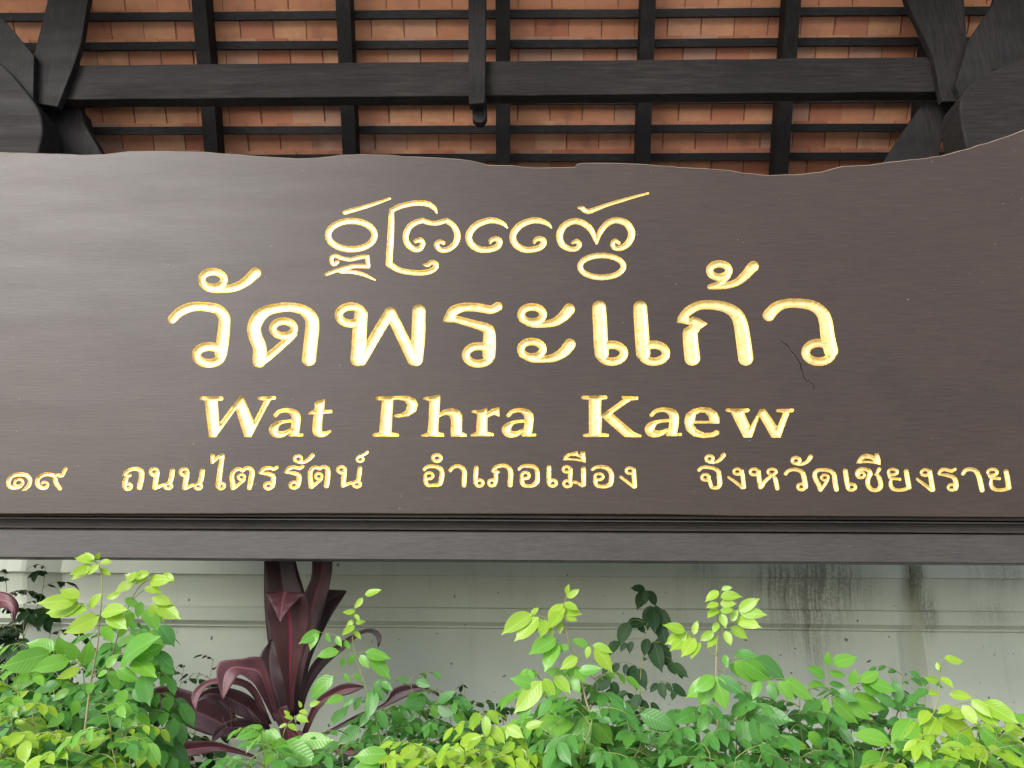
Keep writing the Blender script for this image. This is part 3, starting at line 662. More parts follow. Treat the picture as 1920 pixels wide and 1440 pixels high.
# rafters
rx = []
for px in (373, 643, 942, 1216, 1487):
    rx.append(hitroof(px, 8, -.135)[0])
rx = [rx[0] - (rx[1] - rx[0]) * 2.05, rx[0] - (rx[1] - rx[0])] + rx + [rx[-1] + (rx[-1] - rx[-2]), rx[-1] + 2 * (rx[-1] - rx[-2])]
RW = .070
for u in rx:
    for side in (0, 1):
        mb = MB(); N = 8; v0, v1 = ridge_v + .04, batten_v(15) + .12
        if side: v1 = ridge_v + gauge * 6
        for i in range(N):
            a = v0 + (v1 - v0) * i / N; b = v0 + (v1 - v0) * (i + 1) / N
            ja = .005 * noise.noise(Vector((a * 2, u, 0))); jb = .005 * noise.noise(Vector((b * 2, u, 0)))
            p = roofpt(u - RW / 2 + ja, a, -.135); q = roofpt(u - RW / 2 + jb, b, -.135)
            mb.box(p, q - p, u_ * RW, n_ * .098)
        if side: mb.v = [tuple(Mir @ Vector(v)) for v in mb.v]
        mb.build('rafter', M_upright, roof, bevel=0)
def plank(name, pts, Y, th, mat=M_timber, bevel=.0035, root=roof):
    mb = MB(); mb.prism([at(x, y, Y) for x, y in pts], (0, th, 0)); return mb.build(name, mat, root, bevel=bevel)
def wobble(a, b, n, amp, seed):
    return [(a[0] + (b[0] - a[0]) * i / n, a[1] + (b[1] - a[1]) * i / n + amp * noise.noise(Vector((i * .9, seed, 0)))) for i in range(n + 1)]
plank('tie_beam', wobble((70, 123), (1805, 106), 30, 1.6, 1) + wobble((1805, 171), (70, 187), 30, 1.2, 2), 3.0, .062)
plank('king_post', [(878, -70), (912, -70), (910, 176), (908, 193), (880, 195), (878, 175)], 2.955, .042, M_upright)
plank('king_post_pendant', [(884, 186), (913, 186), (913, 218), (908, 227), (903, 230), (893, 229), (886, 222)], 3.012, .04, M_upright)
plank('strut', [(92, -70), (180, -70), (165, 0), (152, 80), (140, 118), (108, 200), (45, 190), (62, 108), (88, 5)], 2.965, .034, M_upright)
plank('strut', [(-90, -60), (-90, 60), (0, 125), (40, 160), (62, 190), (64, 104), (0, 28)], 2.93, .033, M_upright)
plank('strut', [(75, 195), (152, 203), (158, 232), (198, 300), (110, 300), (78, 245)], 3.068, .09, M_upright)
plank('strut', [(1676, -70), (1815, -70), (1808, 0), (1815, 100), (1826, 190), (1766, 190), (1750, 107), (1700, 0)], 2.965, .034, M_upright)
plank('strut', [(1880, -60), (2010, -60), (2000, 70), (1920, 112), (1862, 132), (1805, 190), (1792, 160), (1816, 75), (1862, 8)], 2.93, .033, M_upright)
plank('strut', [(1732, 190), (1798, 190), (1792, 240), (1770, 252), (1762, 275), (1762, 315), (1640, 315), (1660, 300)], 3.068, .09, M_upright)
#plank('tenon', [(50, 136), (86, 134), (82, 175), (46, 177)], 2.945, .02)
#plank('tenon', [(1790, 128), (1822, 128), (1826, 152), (1794, 153)], 2.945, .02)
def arcpts(pts): 
    return [tuple(p[:2]) for p in catmull([(x, y, 0) for x, y in pts], 5)]
plank('bracket', arcpts([(-140, 60), (-60, 90), (0, 118), (38, 158), (72, 204), (80, 245), (72, 285), (70, 320)]) + [(-140, 330)], 2.90, .14, bevel=.008)
plank('bracket', arcpts([(2060, 60), (1985, 85), (1920, 108), (1870, 128), (1825, 154), (1801, 186), (1803, 230), (1812, 275), (1822, 320)]) + [(2060, 320)], 2.87, .16, bevel=.008)
for sx in (-1, 1):
    mb = MB(); mb.tube([(sx * 2.55, 3.05, 0), (sx * 2.55, 3.05, 1.5), (sx * 2.55, 3.05, 3.4)], [.13, .125, .12], 20)
    mb.build('post', M_timber, roof, smooth=False)

# ------------------------------------------------------------------ plants
def leaf_mesh(seed, mat, narrow=False):
    rr = random.Random(seed); NS, vs, fs = 8, [], []
    curl = rr.uniform(.06, .22); fold = rr.uniform(.10, .26); bend = rr.uniform(-.06, .06); W = rr.uniform(.44, .54) * (.6 if narrow else 1)
    for i in range(NS + 1):
        t = i / NS
        wd = W / 2 * (math.sin(math.pi * min(1, t ** .82)) ** .72) * (1 - .25 * t) * 1.12 if 0 < t < 1 else 0
        if i == NS - 1: wd *= .55
        wd = max(wd, .004)
        zc = -curl * t * t + .05 * t
        for a in (-1, -.55, 0, .55, 1):
            wav = .012 * math.sin(t * 9 + a * 2 + seed) * abs(a)
            vs.append((a * wd + bend * math.sin(math.pi * t), t, zc + fold * abs(a) * wd * (1 - .3 * abs(a)) + wav))
    for i in range(NS):
        for a in range(4): fs.append((i * 5 + a, i * 5 + a + 1, (i + 1) * 5 + a + 1, (i + 1) * 5 + a))
    me = bpy.data.meshes.new('leaf'); me.from_pydata(vs, [], fs); me.materials.append(mat)
    me.polygons.foreach_set('use_smooth', [True] * len(me.polygons)); me.update(); return me
LM = {k_: [leaf_mesh(11 * i + ord(k_), m) for i in range(6)] for k_, m in ML.items()}
LCO = {me: ([v.co.copy() for v in me.vertices], [tuple(p.vertices) for p in me.polygons]) for l in LM.values() for me in l}
RCi = RC.transposed()
def topx(p):
    q = RCi @ (p - CAM); return 960 + F * q.x / -q.z, 720 - F * q.y / -q.z, -q.z
class Shrub:
    def __init__(s, label, px, Y, seed, group='green shrubs planted along the wall'):
        p = at(px, 1440, Y); s.root = thing('shrub', label, 'shrub', (p.x, Y, .02), group)
        s.leaves = []; s.stem = MB(); s.wood = MB(); s.r = random.Random(seed)
    def leaflet(s, P, axis, nrm, size, key):
        axis = axis.normalized(); w_ = axis.cross(nrm).normalized(); n2 = w_.cross(axis)
        M = Matrix((w_, axis, n2)).transposed().to_4x4(); M = Matrix.Translation(P) @ M @ Matrix.Diagonal((size, size, size, 1))
        s.leaves.append((size, M, s.r.choice(LM[key])))
    def compound(s, P, out, L, n, size, key, droop=1.0, lift=.45):
        r = s.r; up = Vector((0, 0, 1)); out = Vector((out.x, out.y, 0)).normalized()
        pts = [P.copy()]; dirs = []; K = n + 1; cur = P.copy()
        for i in range(K):
            t = i / K; d = (out + up * (lift - droop * 1.1 * t)).normalized(); cur = cur + d * (L / K); pts.append(cur.copy()); dirs.append(d)
        s.stem.tube(pts, [.0014 - .0009 * i / K for i in range(K + 1)], 4)
        for i in range(1, K + 1):
            d = dirs[min(i, K - 1)]; side = d.cross(up).normalized() * (1 if i % 2 else -1)
            last = i == K
            sz = size * (.62 + .5 * i / K) * r.uniform(.85, 1.15)
            ax = d * (1 if last else .62) + (Vector() if last else side * .85) + Vector((0, 0, -.42 * droop)) + Vector((r.uniform(-.2, .2), r.uniform(-.2, .2), r.uniform(-.2, .15)))
            nr = up * .75 + out * .55 + side * .15 + Vector((-.15, -.6, 0)) + Vector((r.uniform(-.3, .3), r.uniform(-.3, .3), r.uniform(-.2, .2)))
            s.leaflet(pts[i], ax, nr, sz, key)
    def shoot(s, path, keys='ylm', size=.052, step=.042, youngtop=.22, rad=.0045, n=7, wood=False, droop=1.0, face=.35, L=None):
        size *= 1.5; step *= .82
        """path: (px, py, Y) from the tip downward"""
        r = s.r
        pts = [Vector(at(*p)) for p in path]
        c = [Vector(q) for q in catmull([tuple(p) for p in pts], 8)]
        Ls = [0]
        for a, b in zip(c[:-1], c[1:]): Ls.append(Ls[-1] + (b - a).length)
        tot = Ls[-1]
        rr_ = [.0010 + rad * .8 * min(1, l / .45) for l in Ls]; kk = next((i for i, l in enumerate(Ls) if l > .2), len(Ls) - 1)
        if wood and kk < len(c) - 2: s.stem.tube(c[:kk + 1], rr_[:kk + 1], 6); s.wood.tube(c[kk:], rr_[kk:], 6)
        else: s.stem.tube(c, rr_, 6)
        pos = .004; az = r.uniform(0, 6.28); j = 0
        while pos < tot:
            k_ = max(i for i in range(len(Ls)) if Ls[i] <= pos); P = c[k_].lerp(c[min(k_ + 1, len(c) - 1)], .5)
            q = topx(P)
            if q[1] > 1620: break
            g = min(1, .42 + pos / youngtop * .58)
            az += 2.4 + r.uniform(-.35, .35)
            out = Vector((math.cos(az), math.sin(az) * .8 - face, 0))
            idx = min(len(keys) - 1, int(pos / youngtop * .9 * (len(keys) - 1) + r.uniform(-.25, .35)))
            idx = max(idx, 0)
            nn = max(4, int((n + 1) * (.45 + .55 * g))) + r.choice((-1, 0, 0, 1))
            s.compound(P, out, (L or size * 2.2) * g * r.uniform(.85, 1.15), nn, size * g * r.uniform(.88, 1.1), keys[idx], droop * r.uniform(.7, 1.25), lift=.85 - .45 * g)
            pos += step * (.45 + .55 * g) * r.uniform(.8, 1.2); j += 1
        return c
    def placed(s, frame, Y, leaves, rachis=()):
        """leaflets given one by one: base and tip in a crop of the planting, grouped by tint"""
        ox = 960 if frame == 'R' else 0; r = s.r; cv = lambda x, y: (ox + x / 2, 1012 + y / 2)
        jit = {}
        for grp in leaves.split(';'):
            key, toks = grp.strip().split(':')
            for tk in toks.split():
                bx, by, tx, ty = map(float, tk.split(','))
                yb = Y + .03 * noise.noise(Vector((bx * .01, by * .01, 0))) + r.uniform(-.012, .012)
                ln = math.hypot(tx - bx, ty - by)
                A = at(*cv(bx, by), yb); B = at(*cv(tx, ty), yb - r.uniform(-.15, .55) * ln * .0007)
                ax = B - A; nr = (CAM - A).normalized() * 1.0 + Vector((r.uniform(-.35, .25), 0, r.uniform(.1, .7)))
                s.leaflet(A, ax, nr, ax.length * 1.1, key)
        for path in rachis:
            pts = [(float(a), float(b)) for a, b in (q.split(',') for q in path.split()[1:])]; rad = float(path.split()[0])
            c = [Vector(q) for q in catmull([tuple(at(*cv(*p), Y + .006)) for p in pts], 6)]
            tb = s.wood if rad >= .0024 else s.stem
            tb.tube(c, [rad * (1 - .6 * i / (len(c) - 1)) for i in range(len(c))], 6)
    def finish(s):
        inv = Matrix.Translation(s.root.location).inverted()
        L = sorted(s.leaves, key=lambda l: -l[0] / max(.3, (l[1].translation - CAM).length) * (1 if topx(l[1].translation)[1] < 1470 and -40 < topx(l[1].translation)[0] < 1960 else .01))
        for size, M, me in L[:290]:
            o = bpy.data.objects.new('leaf', me); C.objects.link(o); o.parent = s.root; o.matrix_parent_inverse = inv; o.matrix_basis = M
        if L[290:]:
            by = {}
            for size, M, me in L[290:]: by.setdefault(me.materials[0].name, []).append((M, me))
            mb = MB(); mi = []; mats = []
            for nm, ls in by.items():
                mats.append(bpy.data.materials[nm])
                for M, me in ls:
                    vs, fs = LCO[me]; mb.add([M @ v for v in vs], fs); mi += [len(mats) - 1] * len(fs)
            o = mesh_obj('foliage', mb.v, mb.f, mats[0], None, True, 'stuff')
            for m in mats[1:]: o.data.materials.append(m)
            o.data.polygons.foreach_set('material_index', mi); reparent(o, s.root)
        if s.stem.v: s.stem.build('twig', M_stem, s.root, smooth=True)
        if s.wood.v: s.wood.build('stem', M_wood, s.root, smooth=True)

GB = 2300   # photo row far below the frame where stems meet the bed
def toground(px, Y, py=1460):
    p = at(px, py, Y); return p
def run_to_bed(sh, px, py, Y, rad=.006):
    p = at(px, py, Y); sh.wood.tube([p, (p.x * .99 + .01, Y, p.z * .5), (sh.root.location.x * .4 + p.x * .6, Y, .0)], [rad, rad * 1.15, rad * 1.3], 6)

# 1 left bright shrub
s = Shrub('tall bright green shrub at the left, its top shoot overlapping the sign rail', 170, 2.05, 1)
for (x, y, Y, k_) in [(30, 1255, 2.0, 'lmm'), (60, 1330, 1.85, 'yll'), (100, 1290, 2.2, 'mmm'), (100, 1215, 2.3, 'mmm'), (150, 1225, 2.3, 'mmm'), (265, 1190, 2.35, 'mmm'), (245, 1180, 2.3, 'mmm'), (200, 1160, 2.35, 'mmm'), (265, 1235, 2.3, 'mmm'), (60, 1215, 2.3, 'lmm'), (20, 1330, 1.8, 'ylm'), (215, 1320, 2.0, 'mmm'), (235, 1370, 1.95, 'ylm'), (200, 1330, 1.8, 'lmm'),
                      (-20, 1300, 1.9, 'lmm'), (0, 1390, 1.8, 'yll'), (120, 1390, 1.75, 'ylm'), (230, 1300, 2.2, 'mmd'), (130, 1240, 2.3, 'mmd'), (60, 1250, 2.4, 'mmd'), (210, 1400, 1.75, 'mmm')]:
    s.shoot([(x, y, Y), (x + 8, y + 60, Y), (x * .7 + 50, y + 170, Y), (x * .6 + 70, y + 260, Y)], k_, .052, .045, .2, rad=.003)
s.placed('L', 2.0, """y:355,80,283,66 352,76,320,46 362,74,372,48 345,95,266,128 342,102,272,148 372,92,322,128 375,84,418,84 380,105,414,132 300,216,228,188 290,226,150,236 302,246,172,264 326,262,228,278 335,258,378,204 372,290,248,344 380,276,470,262 400,282,470,332 300,480,218,518 252,775,402,742 180,742,46,832 178,700,60,690 30,560,-40,540 60,600,100,570;
l:410,292,436,344 390,322,424,382 205,415,104,385 190,425,18,472 262,452,128,486 240,432,222,368 282,452,246,386 312,472,336,388 452,462,560,362 500,444,608,398 500,450,580,508 440,482,516,526 410,492,442,556 402,492,364,512 400,482,440,428 346,532,330,582 450,730,528,658 150,500,40,560 60,650,-20,690 130,620,30,640 260,560,200,600 290,600,270,660 160,560,120,620 470,560,440,640 520,720,560,790 240,650,180,700 360,790,350,856 420,800,470,856;
m:582,420,650,480 540,500,560,610 600,320,650,392 470,620,500,668 500,560,560,600 220,540,130,560 460,700,440,780""",
 ['.0042 300,920 306,800 320,700 340,540 365,400 374,300', '.0022 374,300 382,200 376,110 330,52', '.0014 335,500 270,450 150,420', '.0014 345,520 420,450 560,370', '.0012 372,300 330,262 240,205', '.0012 300,760 360,760 400,748'])
s.placed('L', 2.12, """y:450,200,395,216 500,165,432,194 520,152,470,130 560,150,640,150 560,132,505,160 540,182,604,196 570,216,642,242 590,232,672,292 562,242,612,304 480,150,520,128 505,140,560,124 620,130,650,160 610,132,640,128;
l:530,232,518,292 500,272,470,332 470,220,520,250 450,260,500,290 540,262,590,330 430,250,400,290 480,320,440,370 560,340,610,390 440,390,500,360;m:592,322,648,392""",
 ['.0022 400,520 430,400 470,280 520,180 590,132', '.0012 480,240 540,190 640,148'])
run_to_bed(s, 148, 1515, 2.0); s.finish()
# 2 left dark shrub close to the wall
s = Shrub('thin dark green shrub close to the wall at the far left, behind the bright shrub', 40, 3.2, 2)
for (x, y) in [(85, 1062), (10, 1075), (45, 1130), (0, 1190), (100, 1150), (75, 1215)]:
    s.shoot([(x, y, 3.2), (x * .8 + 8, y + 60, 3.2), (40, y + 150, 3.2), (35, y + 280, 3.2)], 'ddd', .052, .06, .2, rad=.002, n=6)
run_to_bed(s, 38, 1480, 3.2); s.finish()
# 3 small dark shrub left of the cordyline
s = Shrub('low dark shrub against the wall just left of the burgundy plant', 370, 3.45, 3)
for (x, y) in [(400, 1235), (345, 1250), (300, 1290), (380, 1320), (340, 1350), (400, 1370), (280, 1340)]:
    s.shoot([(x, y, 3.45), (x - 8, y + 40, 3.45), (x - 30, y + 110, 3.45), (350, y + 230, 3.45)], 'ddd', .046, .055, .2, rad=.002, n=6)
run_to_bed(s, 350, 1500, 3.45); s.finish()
# 4 middle shrub
s = Shrub('shrub in front of the burgundy plant with one thin yellow green shoot leaning right', 660, 2.45, 4)
for (x, y, Y, k_) in [(490, 1372, 2.0, 'lml'), (575, 1385, 2.05, 'mmm'), (530, 1410, 1.95, 'mmm'), (470, 1420, 1.9, 'mmm'), (640, 1400, 2.3, 'mmd'), (720, 1330, 2.5, 'mmd'), (760, 1350, 2.6, 'mmd')]:
    s.shoot([(x, y, Y), (x + 5, y + 50, Y), (x + 12, y + 140, Y), (x + 20, y + 220, Y)], k_, .050, .042, .18, rad=.003)
s.placed('L', 2.4, """y:1368,205,1426,188 1360,218,1328,254 1332,268,1288,272 1330,280,1346,304 1330,322,1286,356 1332,310,1368,306 1326,342,1352,372 1325,300,1300,330;
l:1200,345,1128,384 1190,347,1164,406 1222,352,1240,384 1262,362,1280,398 1292,380,1312,408 1370,420,1458,442 1392,432,1462,514 1350,432,1382,478 1272,420,1192,438 1290,440,1278,478 1322,430,1308,472 1250,512,1162,592 1292,502,1312,534 1330,500,1352,528 1290,590,1222,612 1000,790,1040,840;
m:1400,562,1380,664 1402,546,1442,602 1432,532,1468,562 1330,592,1288,624 1350,600,1330,640 1390,640,1350,700 1420,640,1450,710 1300,640,1240,690 1350,700,1270,760""",
 ['.0023 1440,900 1420,720 1372,550 1332,430 1320,340 1330,270 1362,215', '.0012 1310,385 1250,355 1180,345', '.0012 1330,430 1300,420 1260,418', '.0012 1365,540 1300,505 1240,512', '.0012 1335,425 1380,420 1400,432'])
s.placed('L', 2.05, """l:985,706,888,742 988,710,928,792 1000,712,1002,794 1010,710,1056,764 985,704,948,702 1120,752,1238,748 1060,762,1182,834 1050,790,1100,856 1090,760,1140,740 1040,780,980,850;
y:1075,690,1046,704 1080,692,1112,716 1100,672,1066,664 1112,662,1154,682 1160,622,1198,608 1122,642,1152,652 1085,660,1066,640 1130,630,1120,606""",
 ['.0018 1050,880 1060,740 1090,680 1160,625', '.0016 1000,900 1000,780 990,706'])
run_to_bed(s, 745, 1450, 2.45); s.finish()
# 5 dark green shrub centre-left
s = Shrub('deep green bushy shrub between the burgundy plant and the middle bright shrub', 850, 2.7, 5)
for (x, y, Y, k_) in [(770, 1270, 2.7, 'mmd'), (840, 1300, 2.6, 'mmm'), (870, 1290, 3.1, 'ddd'), (905, 1320, 3.2, 'ddd'), (800, 1330, 2.6, 'mmd'), (745, 1385, 2.4, 'mmd'), (880, 1370, 2.8, 'mmd'), (830, 1400, 2.5, 'mmd'), (790, 1430, 2.4, 'mmd'), (700, 1300, 2.6, 'mmd'), (820, 1360, 2.5, 'mmm'), (740, 1330, 2.6, 'mmd'), (900, 1385, 2.6, 'mmd'), (940, 1330, 3.3, 'ddd')]:
    s.shoot([(x, y, Y), (x + 5, y + 60, Y), (x * .8 + 165, y + 150, Y), (x * .7 + 250, y + 250, Y)], k_, .052, .048, .2, rad=.003)
s.placed('L', 2.55, "m:1640,610,1704,568 1682,602,1772,622 1642,622,1702,662 1592,622,1508,620 1562,652,1528,684 1492,520,1532,526 1560,530,1610,548 1640,700,1700,760 1600,720,1560,790 1700,660,1760,700 1480,640,1500,720 1530,740,1600,800;l:1620,620,1640,670 1720,640,1740,690 1590,700,1640,740", ['.0014 1500,760 1560,660 1640,612 1690,600'])
run_to_bed(s, 850, 1520, 2.7); s.finish()
# 6 low yellow shrub at the bottom, centre
s = Shrub('very yellow young foliage low in front, left of the middle bright shrub', 880, 1.9, 6)
for (x, y, Y) in [(905, 1345, 1.9), (930, 1375, 1.85), (870, 1400, 1.8), (800, 1405, 1.8), (960, 1420, 1.8), (720, 1425, 1.8), (900, 1430, 1.7)]:
    s.shoot([(x, y, Y), (x + 3, y + 30, Y), (x + 10, y + 100, Y), (x + 15, y + 180, Y)], 'yyl', .054, .036, .3, rad=.003, n=6)
s.placed('L', 1.85, "y:1540,800,1648,832 1500,822,1574,768 1482,790,1446,856 1700,832,1764,756 1722,782,1806,738 1760,800,1700,850 1850,760,1920,700 1800,650,1760,700 1830,640,1870,690 1820,660,1820,740 1840,700,1890,760 1880,780,1950,800 1900,700,1960,740;l:1450,802,1334,806 1430,840,1330,860 1560,860,1500,830", ['.0016 1700,900 1800,760 1830,640', '.0016 1480,900 1500,800'])
s.placed('R', 1.85, "y:30,700,-10,746 50,702,112,682 20,782,62,852 62,790,-4,802 80,792,132,852 10,760,-40,800 100,800,60,850 130,820,170,870", ['.0014 40,880 45,780 50,690'])
run_to_bed(s, 900, 1500, 1.9); s.finish()
# 7 centre bright shrub
s = Shrub('bright shrub with a tall shoot and fan of large drooping leaves at the middle', 1120, 2.0, 7)
for (x, y, Y, k_) in [(1010, 1270, 2.15, 'lmm'), (1090, 1320, 1.85, 'mmm'), (1010, 1350, 1.95, 'lmm'), (1180, 1370, 1.9, 'mmm'), (1060, 1400, 1.9, 'mmd'), (1000, 1420, 1.85, 'lml'), (1130, 1420, 1.85, 'mmm'), (1230, 1340, 2.1, 'mmd'), (1020, 1300, 2.1, 'lmm'), (1150, 1330, 2.15, 'mmm'), (1060, 1350, 2.1, 'mmm'), (1200, 1400, 2.0, 'mmd'), (1100, 1260, 2.1, 'lmm'), (960, 1390, 2.0, 'lmm')]:
    s.shoot([(x, y, Y), (x + 20, y + 30, Y), (x * .7 + 325, y + 110, Y), (x * .5 + 560, y + 200, Y)], k_, .060, .050, .2, rad=.003)
s.placed('R', 2.0, """y:190,240,148,318 195,238,246,262 195,258,256,276 195,286,242,302 190,270,138,332 170,300,124,332 185,310,180,350 75,278,-30,350 72,282,98,256 100,290,14,374 125,300,108,362 140,322,150,362 302,396,372,422 312,400,376,488 290,400,280,444 245,440,184,482 112,530,14,642 120,520,156,592 160,510,216,572 205,205,213,170 206,216,250,186;
l:110,296,58,352 165,370,72,426 170,386,124,482 215,400,164,416 286,400,228,378 250,492,332,480 240,476,272,532 222,506,252,572 82,546,0,520 92,562,34,602 200,510,130,494 70,600,28,682 266,642,134,784 262,650,210,836 268,650,266,802 276,650,322,810 286,648,378,762 240,642,84,744;
m:290,640,370,682 250,640,128,702 250,632,178,652 482,652,612,702 492,690,516,778 470,690,440,762 520,700,602,832 392,690,420,608 455,690,404,750 380,780,430,850 160,760,100,830 620,650,560,720""",
 ['.0040 400,920 385,850 345,740 290,640 262,540 240,460', '.0020 242,465 215,390 198,320 192,260 206,205', '.0013 198,350 150,302 60,275', '.0013 240,462 282,405 330,395', '.0013 258,560 180,505 90,540', '.0013 200,410 165,372 110,372', '.0014 560,640 480,655 400,690'])
run_to_bed(s, 1165, 1500, 2.0); s.finish()
# 8 dark shrub near the wall
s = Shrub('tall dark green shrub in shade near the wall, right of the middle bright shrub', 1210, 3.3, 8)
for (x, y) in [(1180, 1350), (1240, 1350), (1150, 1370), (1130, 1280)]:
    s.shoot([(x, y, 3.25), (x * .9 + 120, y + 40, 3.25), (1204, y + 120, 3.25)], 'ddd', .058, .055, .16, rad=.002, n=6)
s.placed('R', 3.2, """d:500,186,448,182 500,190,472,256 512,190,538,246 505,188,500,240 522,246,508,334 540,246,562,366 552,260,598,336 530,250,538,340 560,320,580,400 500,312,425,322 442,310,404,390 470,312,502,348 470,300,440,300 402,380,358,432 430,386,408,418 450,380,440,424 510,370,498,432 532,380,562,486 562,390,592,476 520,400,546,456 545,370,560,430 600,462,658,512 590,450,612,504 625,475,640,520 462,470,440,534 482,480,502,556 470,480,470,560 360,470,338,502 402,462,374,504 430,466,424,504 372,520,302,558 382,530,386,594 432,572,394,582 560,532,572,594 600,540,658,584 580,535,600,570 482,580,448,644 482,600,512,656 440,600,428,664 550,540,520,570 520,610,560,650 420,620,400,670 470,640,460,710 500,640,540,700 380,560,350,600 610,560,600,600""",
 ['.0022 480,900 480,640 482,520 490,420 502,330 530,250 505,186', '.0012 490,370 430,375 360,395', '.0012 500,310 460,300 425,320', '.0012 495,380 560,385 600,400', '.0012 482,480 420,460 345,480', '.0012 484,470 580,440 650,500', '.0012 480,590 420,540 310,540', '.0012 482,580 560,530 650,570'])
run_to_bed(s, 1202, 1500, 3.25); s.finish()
# 9 right-centre bright shrub
s = Shrub('bright green shrub on a straight pale stem below the word Kaew', 1345, 1.95, 9)
for (x, y, Y, k_) in [(1300, 1330, 1.95, 'mmm'), (1400, 1330, 1.95, 'mmd'), (1260, 1390, 1.9, 'mmm'), (1440, 1390, 1.9, 'mmd'), (1330, 1410, 1.8, 'mmm'), (1380, 1420, 1.8, 'mmd'), (1450, 1300, 2.2, 'mmm'), (1400, 1285, 2.2, 'mmd'), (1480, 1330, 2.1, 'mmd'), (1280, 1340, 2.1, 'mmd')]:
    s.shoot([(x, y, Y), (x * .8 + 270, y + 40, Y), (x * .6 + 540, y + 120, Y), (x * .4 + 810, y + 210, Y)], k_, .056, .050, .22, rad=.003)
s.placed('R', 1.95, """y:775,192,728,228 780,216,858,210 780,240,838,240 775,240,730,256 775,262,736,288 780,266,830,262 785,276,800,328 772,310,754,348 785,186,824,180 850,270,924,224 855,276,950,282 840,300,928,328 820,326,880,368 800,342,820,394 822,306,846,264 650,342,574,320 656,346,580,388 666,356,598,410 686,370,638,434 706,386,674,444 682,356,696,306 756,346,706,376 766,366,734,402;
l:800,430,806,478 815,466,862,514 832,456,928,532 870,456,970,524 760,512,710,628 766,512,802,632 765,510,756,604 755,510,690,562 930,530,904,592 960,530,1000,584 1000,530,1052,602 1022,522,1130,592 1102,770,1012,776 1112,720,1162,784 745,520,655,580;
m:832,430,920,440 912,446,1030,518 770,512,864,572 962,540,986,602 870,642,1042,674 930,690,1016,784 900,670,932,774 860,670,876,778 800,670,800,764 820,650,902,604 740,640,700,720 700,640,620,680 660,700,700,770 680,760,740,830 820,780,860,850 960,780,1000,850 900,790,950,850 640,760,600,830 1040,800,1100,850""",
 ['.0040 778,920 775,856 770,650 765,520 766,430', '.0020 766,435 772,330 770,240 786,188', '.0013 780,345 815,310 852,272', '.0013 764,440 700,375 645,345', '.0013 790,500 830,445 930,448', '.0014 880,560 950,525 1030,522', '.0014 780,700 860,665 920,640'])
run_to_bed(s, 1352, 1500, 1.95); s.finish()
# 10 right-middle green shrub
s = Shrub('mid green shrub with small round leaflets under the mould streaks on the wall', 1550, 2.15, 10)
for (x, y, Y, k_) in [(1600, 1290, 2.25, 'mmm'), (1500, 1300, 2.1, 'mmd'), (1580, 1345, 2.2, 'mmd'), (1480, 1370, 2.0, 'mmd'), (1540, 1390, 1.95, 'mmd'), (1640, 1350, 2.2, 'mmd'), (1600, 1410, 1.95, 'mmd'), (1500, 1420, 1.9, 'mmd'), (1660, 1300, 2.5, 'mmd'), (1690, 1262, 2.3, 'mmm'), (1560, 1300, 2.4, 'mmd')]:
    s.shoot([(x, y, Y), (x, y + 50, Y), (x * .8 + 310, y + 130, Y), (x * .6 + 620, y + 220, Y)], k_, .050, .046, .2, rad=.003)
s.placed('R', 2.12, """l:1182,472,1182,424 1200,466,1290,438 1172,516,1114,480 1172,546,1118,542 1190,500,1248,506 1272,546,1286,490 1302,530,1374,494 1332,530,1438,562 1312,542,1388,582 1182,596,1108,684 1172,600,1164,682 1202,596,1292,682 1262,600,1342,672 1272,590,1394,628;
m:1190,540,1248,548 1222,562,1292,602 1152,600,1094,652 1440,622,1366,586 1452,612,1430,528 1462,622,1528,580 1452,672,1410,688 1532,522,1494,494 1552,546,1500,520 1562,562,1508,592 1480,660,1560,640 1230,700,1280,770 1180,720,1130,790 1300,700,1370,760 1080,640,1020,700 1240,780,1200,850 1340,690,1300,740""",
 ['.0018 1190,880 1184,600 1184,470', '.0013 1200,600 1270,545 1390,535', '.0013 1470,760 1455,640 1440,560', '.0012 1560,700 1545,560 1530,520'])
run_to_bed(s, 1550, 1500, 2.1); s.finish()
# 11 far right yellow-green shrub
s = Shrub('yellow green shrub at the far right with a curled young tip above large leaves', 1760, 1.9, 11)
for (x, y, Y, k_) in [(1840, 1350, 2.0, 'lll'), (1870, 1370, 1.85, 'yll'), (1800, 1370, 1.85, 'yll'), (1920, 1400, 1.9, 'lll'), (1730, 1400, 1.8, 'yll'), (1840, 1420, 1.75, 'lll'), (1780, 1430, 1.8, 'yll'), (1900, 1450, 1.8, 'lll'), (1660, 1400, 1.85, 'mmm'), (1890, 1350, 2.1, 'lmm'), (1760, 1350, 2.1, 'lll')]:
    s.shoot([(x, y, Y), (x - 10, y + 40, Y), (x * .8 + 330, y + 120, Y), (x * .6 + 670, y + 220, Y)], k_, .062, .050, .25, rad=.003)
s.placed('R', 1.9, """y:1622,446,1690,452 1600,490,1594,460 1605,516,1654,550 1600,530,1550,518 1600,576,1562,580 1640,580,1722,592 1740,610,1822,696 1762,608,1890,682 1722,600,1792,662 1690,620,1742,692 1600,670,1740,768 1592,666,1550,752 1530,690,1478,732 1612,650,1702,640 1640,620,1600,650 1560,640,1530,690;
l:1500,670,1434,774 1422,762,1286,734 1416,812,1318,838 1440,792,1554,760 1490,802,1588,790 1650,732,1752,802 1752,700,1884,804 1822,742,1924,772 1622,742,1702,784 1742,802,1854,856 1502,842,1622,852 1640,856,1640,780 1380,840,1300,870 1560,780,1520,850 1700,830,1760,870 1850,820,1900,870""",
 ['.0032 1400,920 1440,840 1520,740 1580,650', '.0018 1582,650 1600,580 1605,500 1622,448 1680,450', '.0013 1590,650 1680,615 1770,605', '.0013 1400,880 1416,780 1425,750'])
run_to_bed(s, 1680, 1500, 1.9); s.finish()
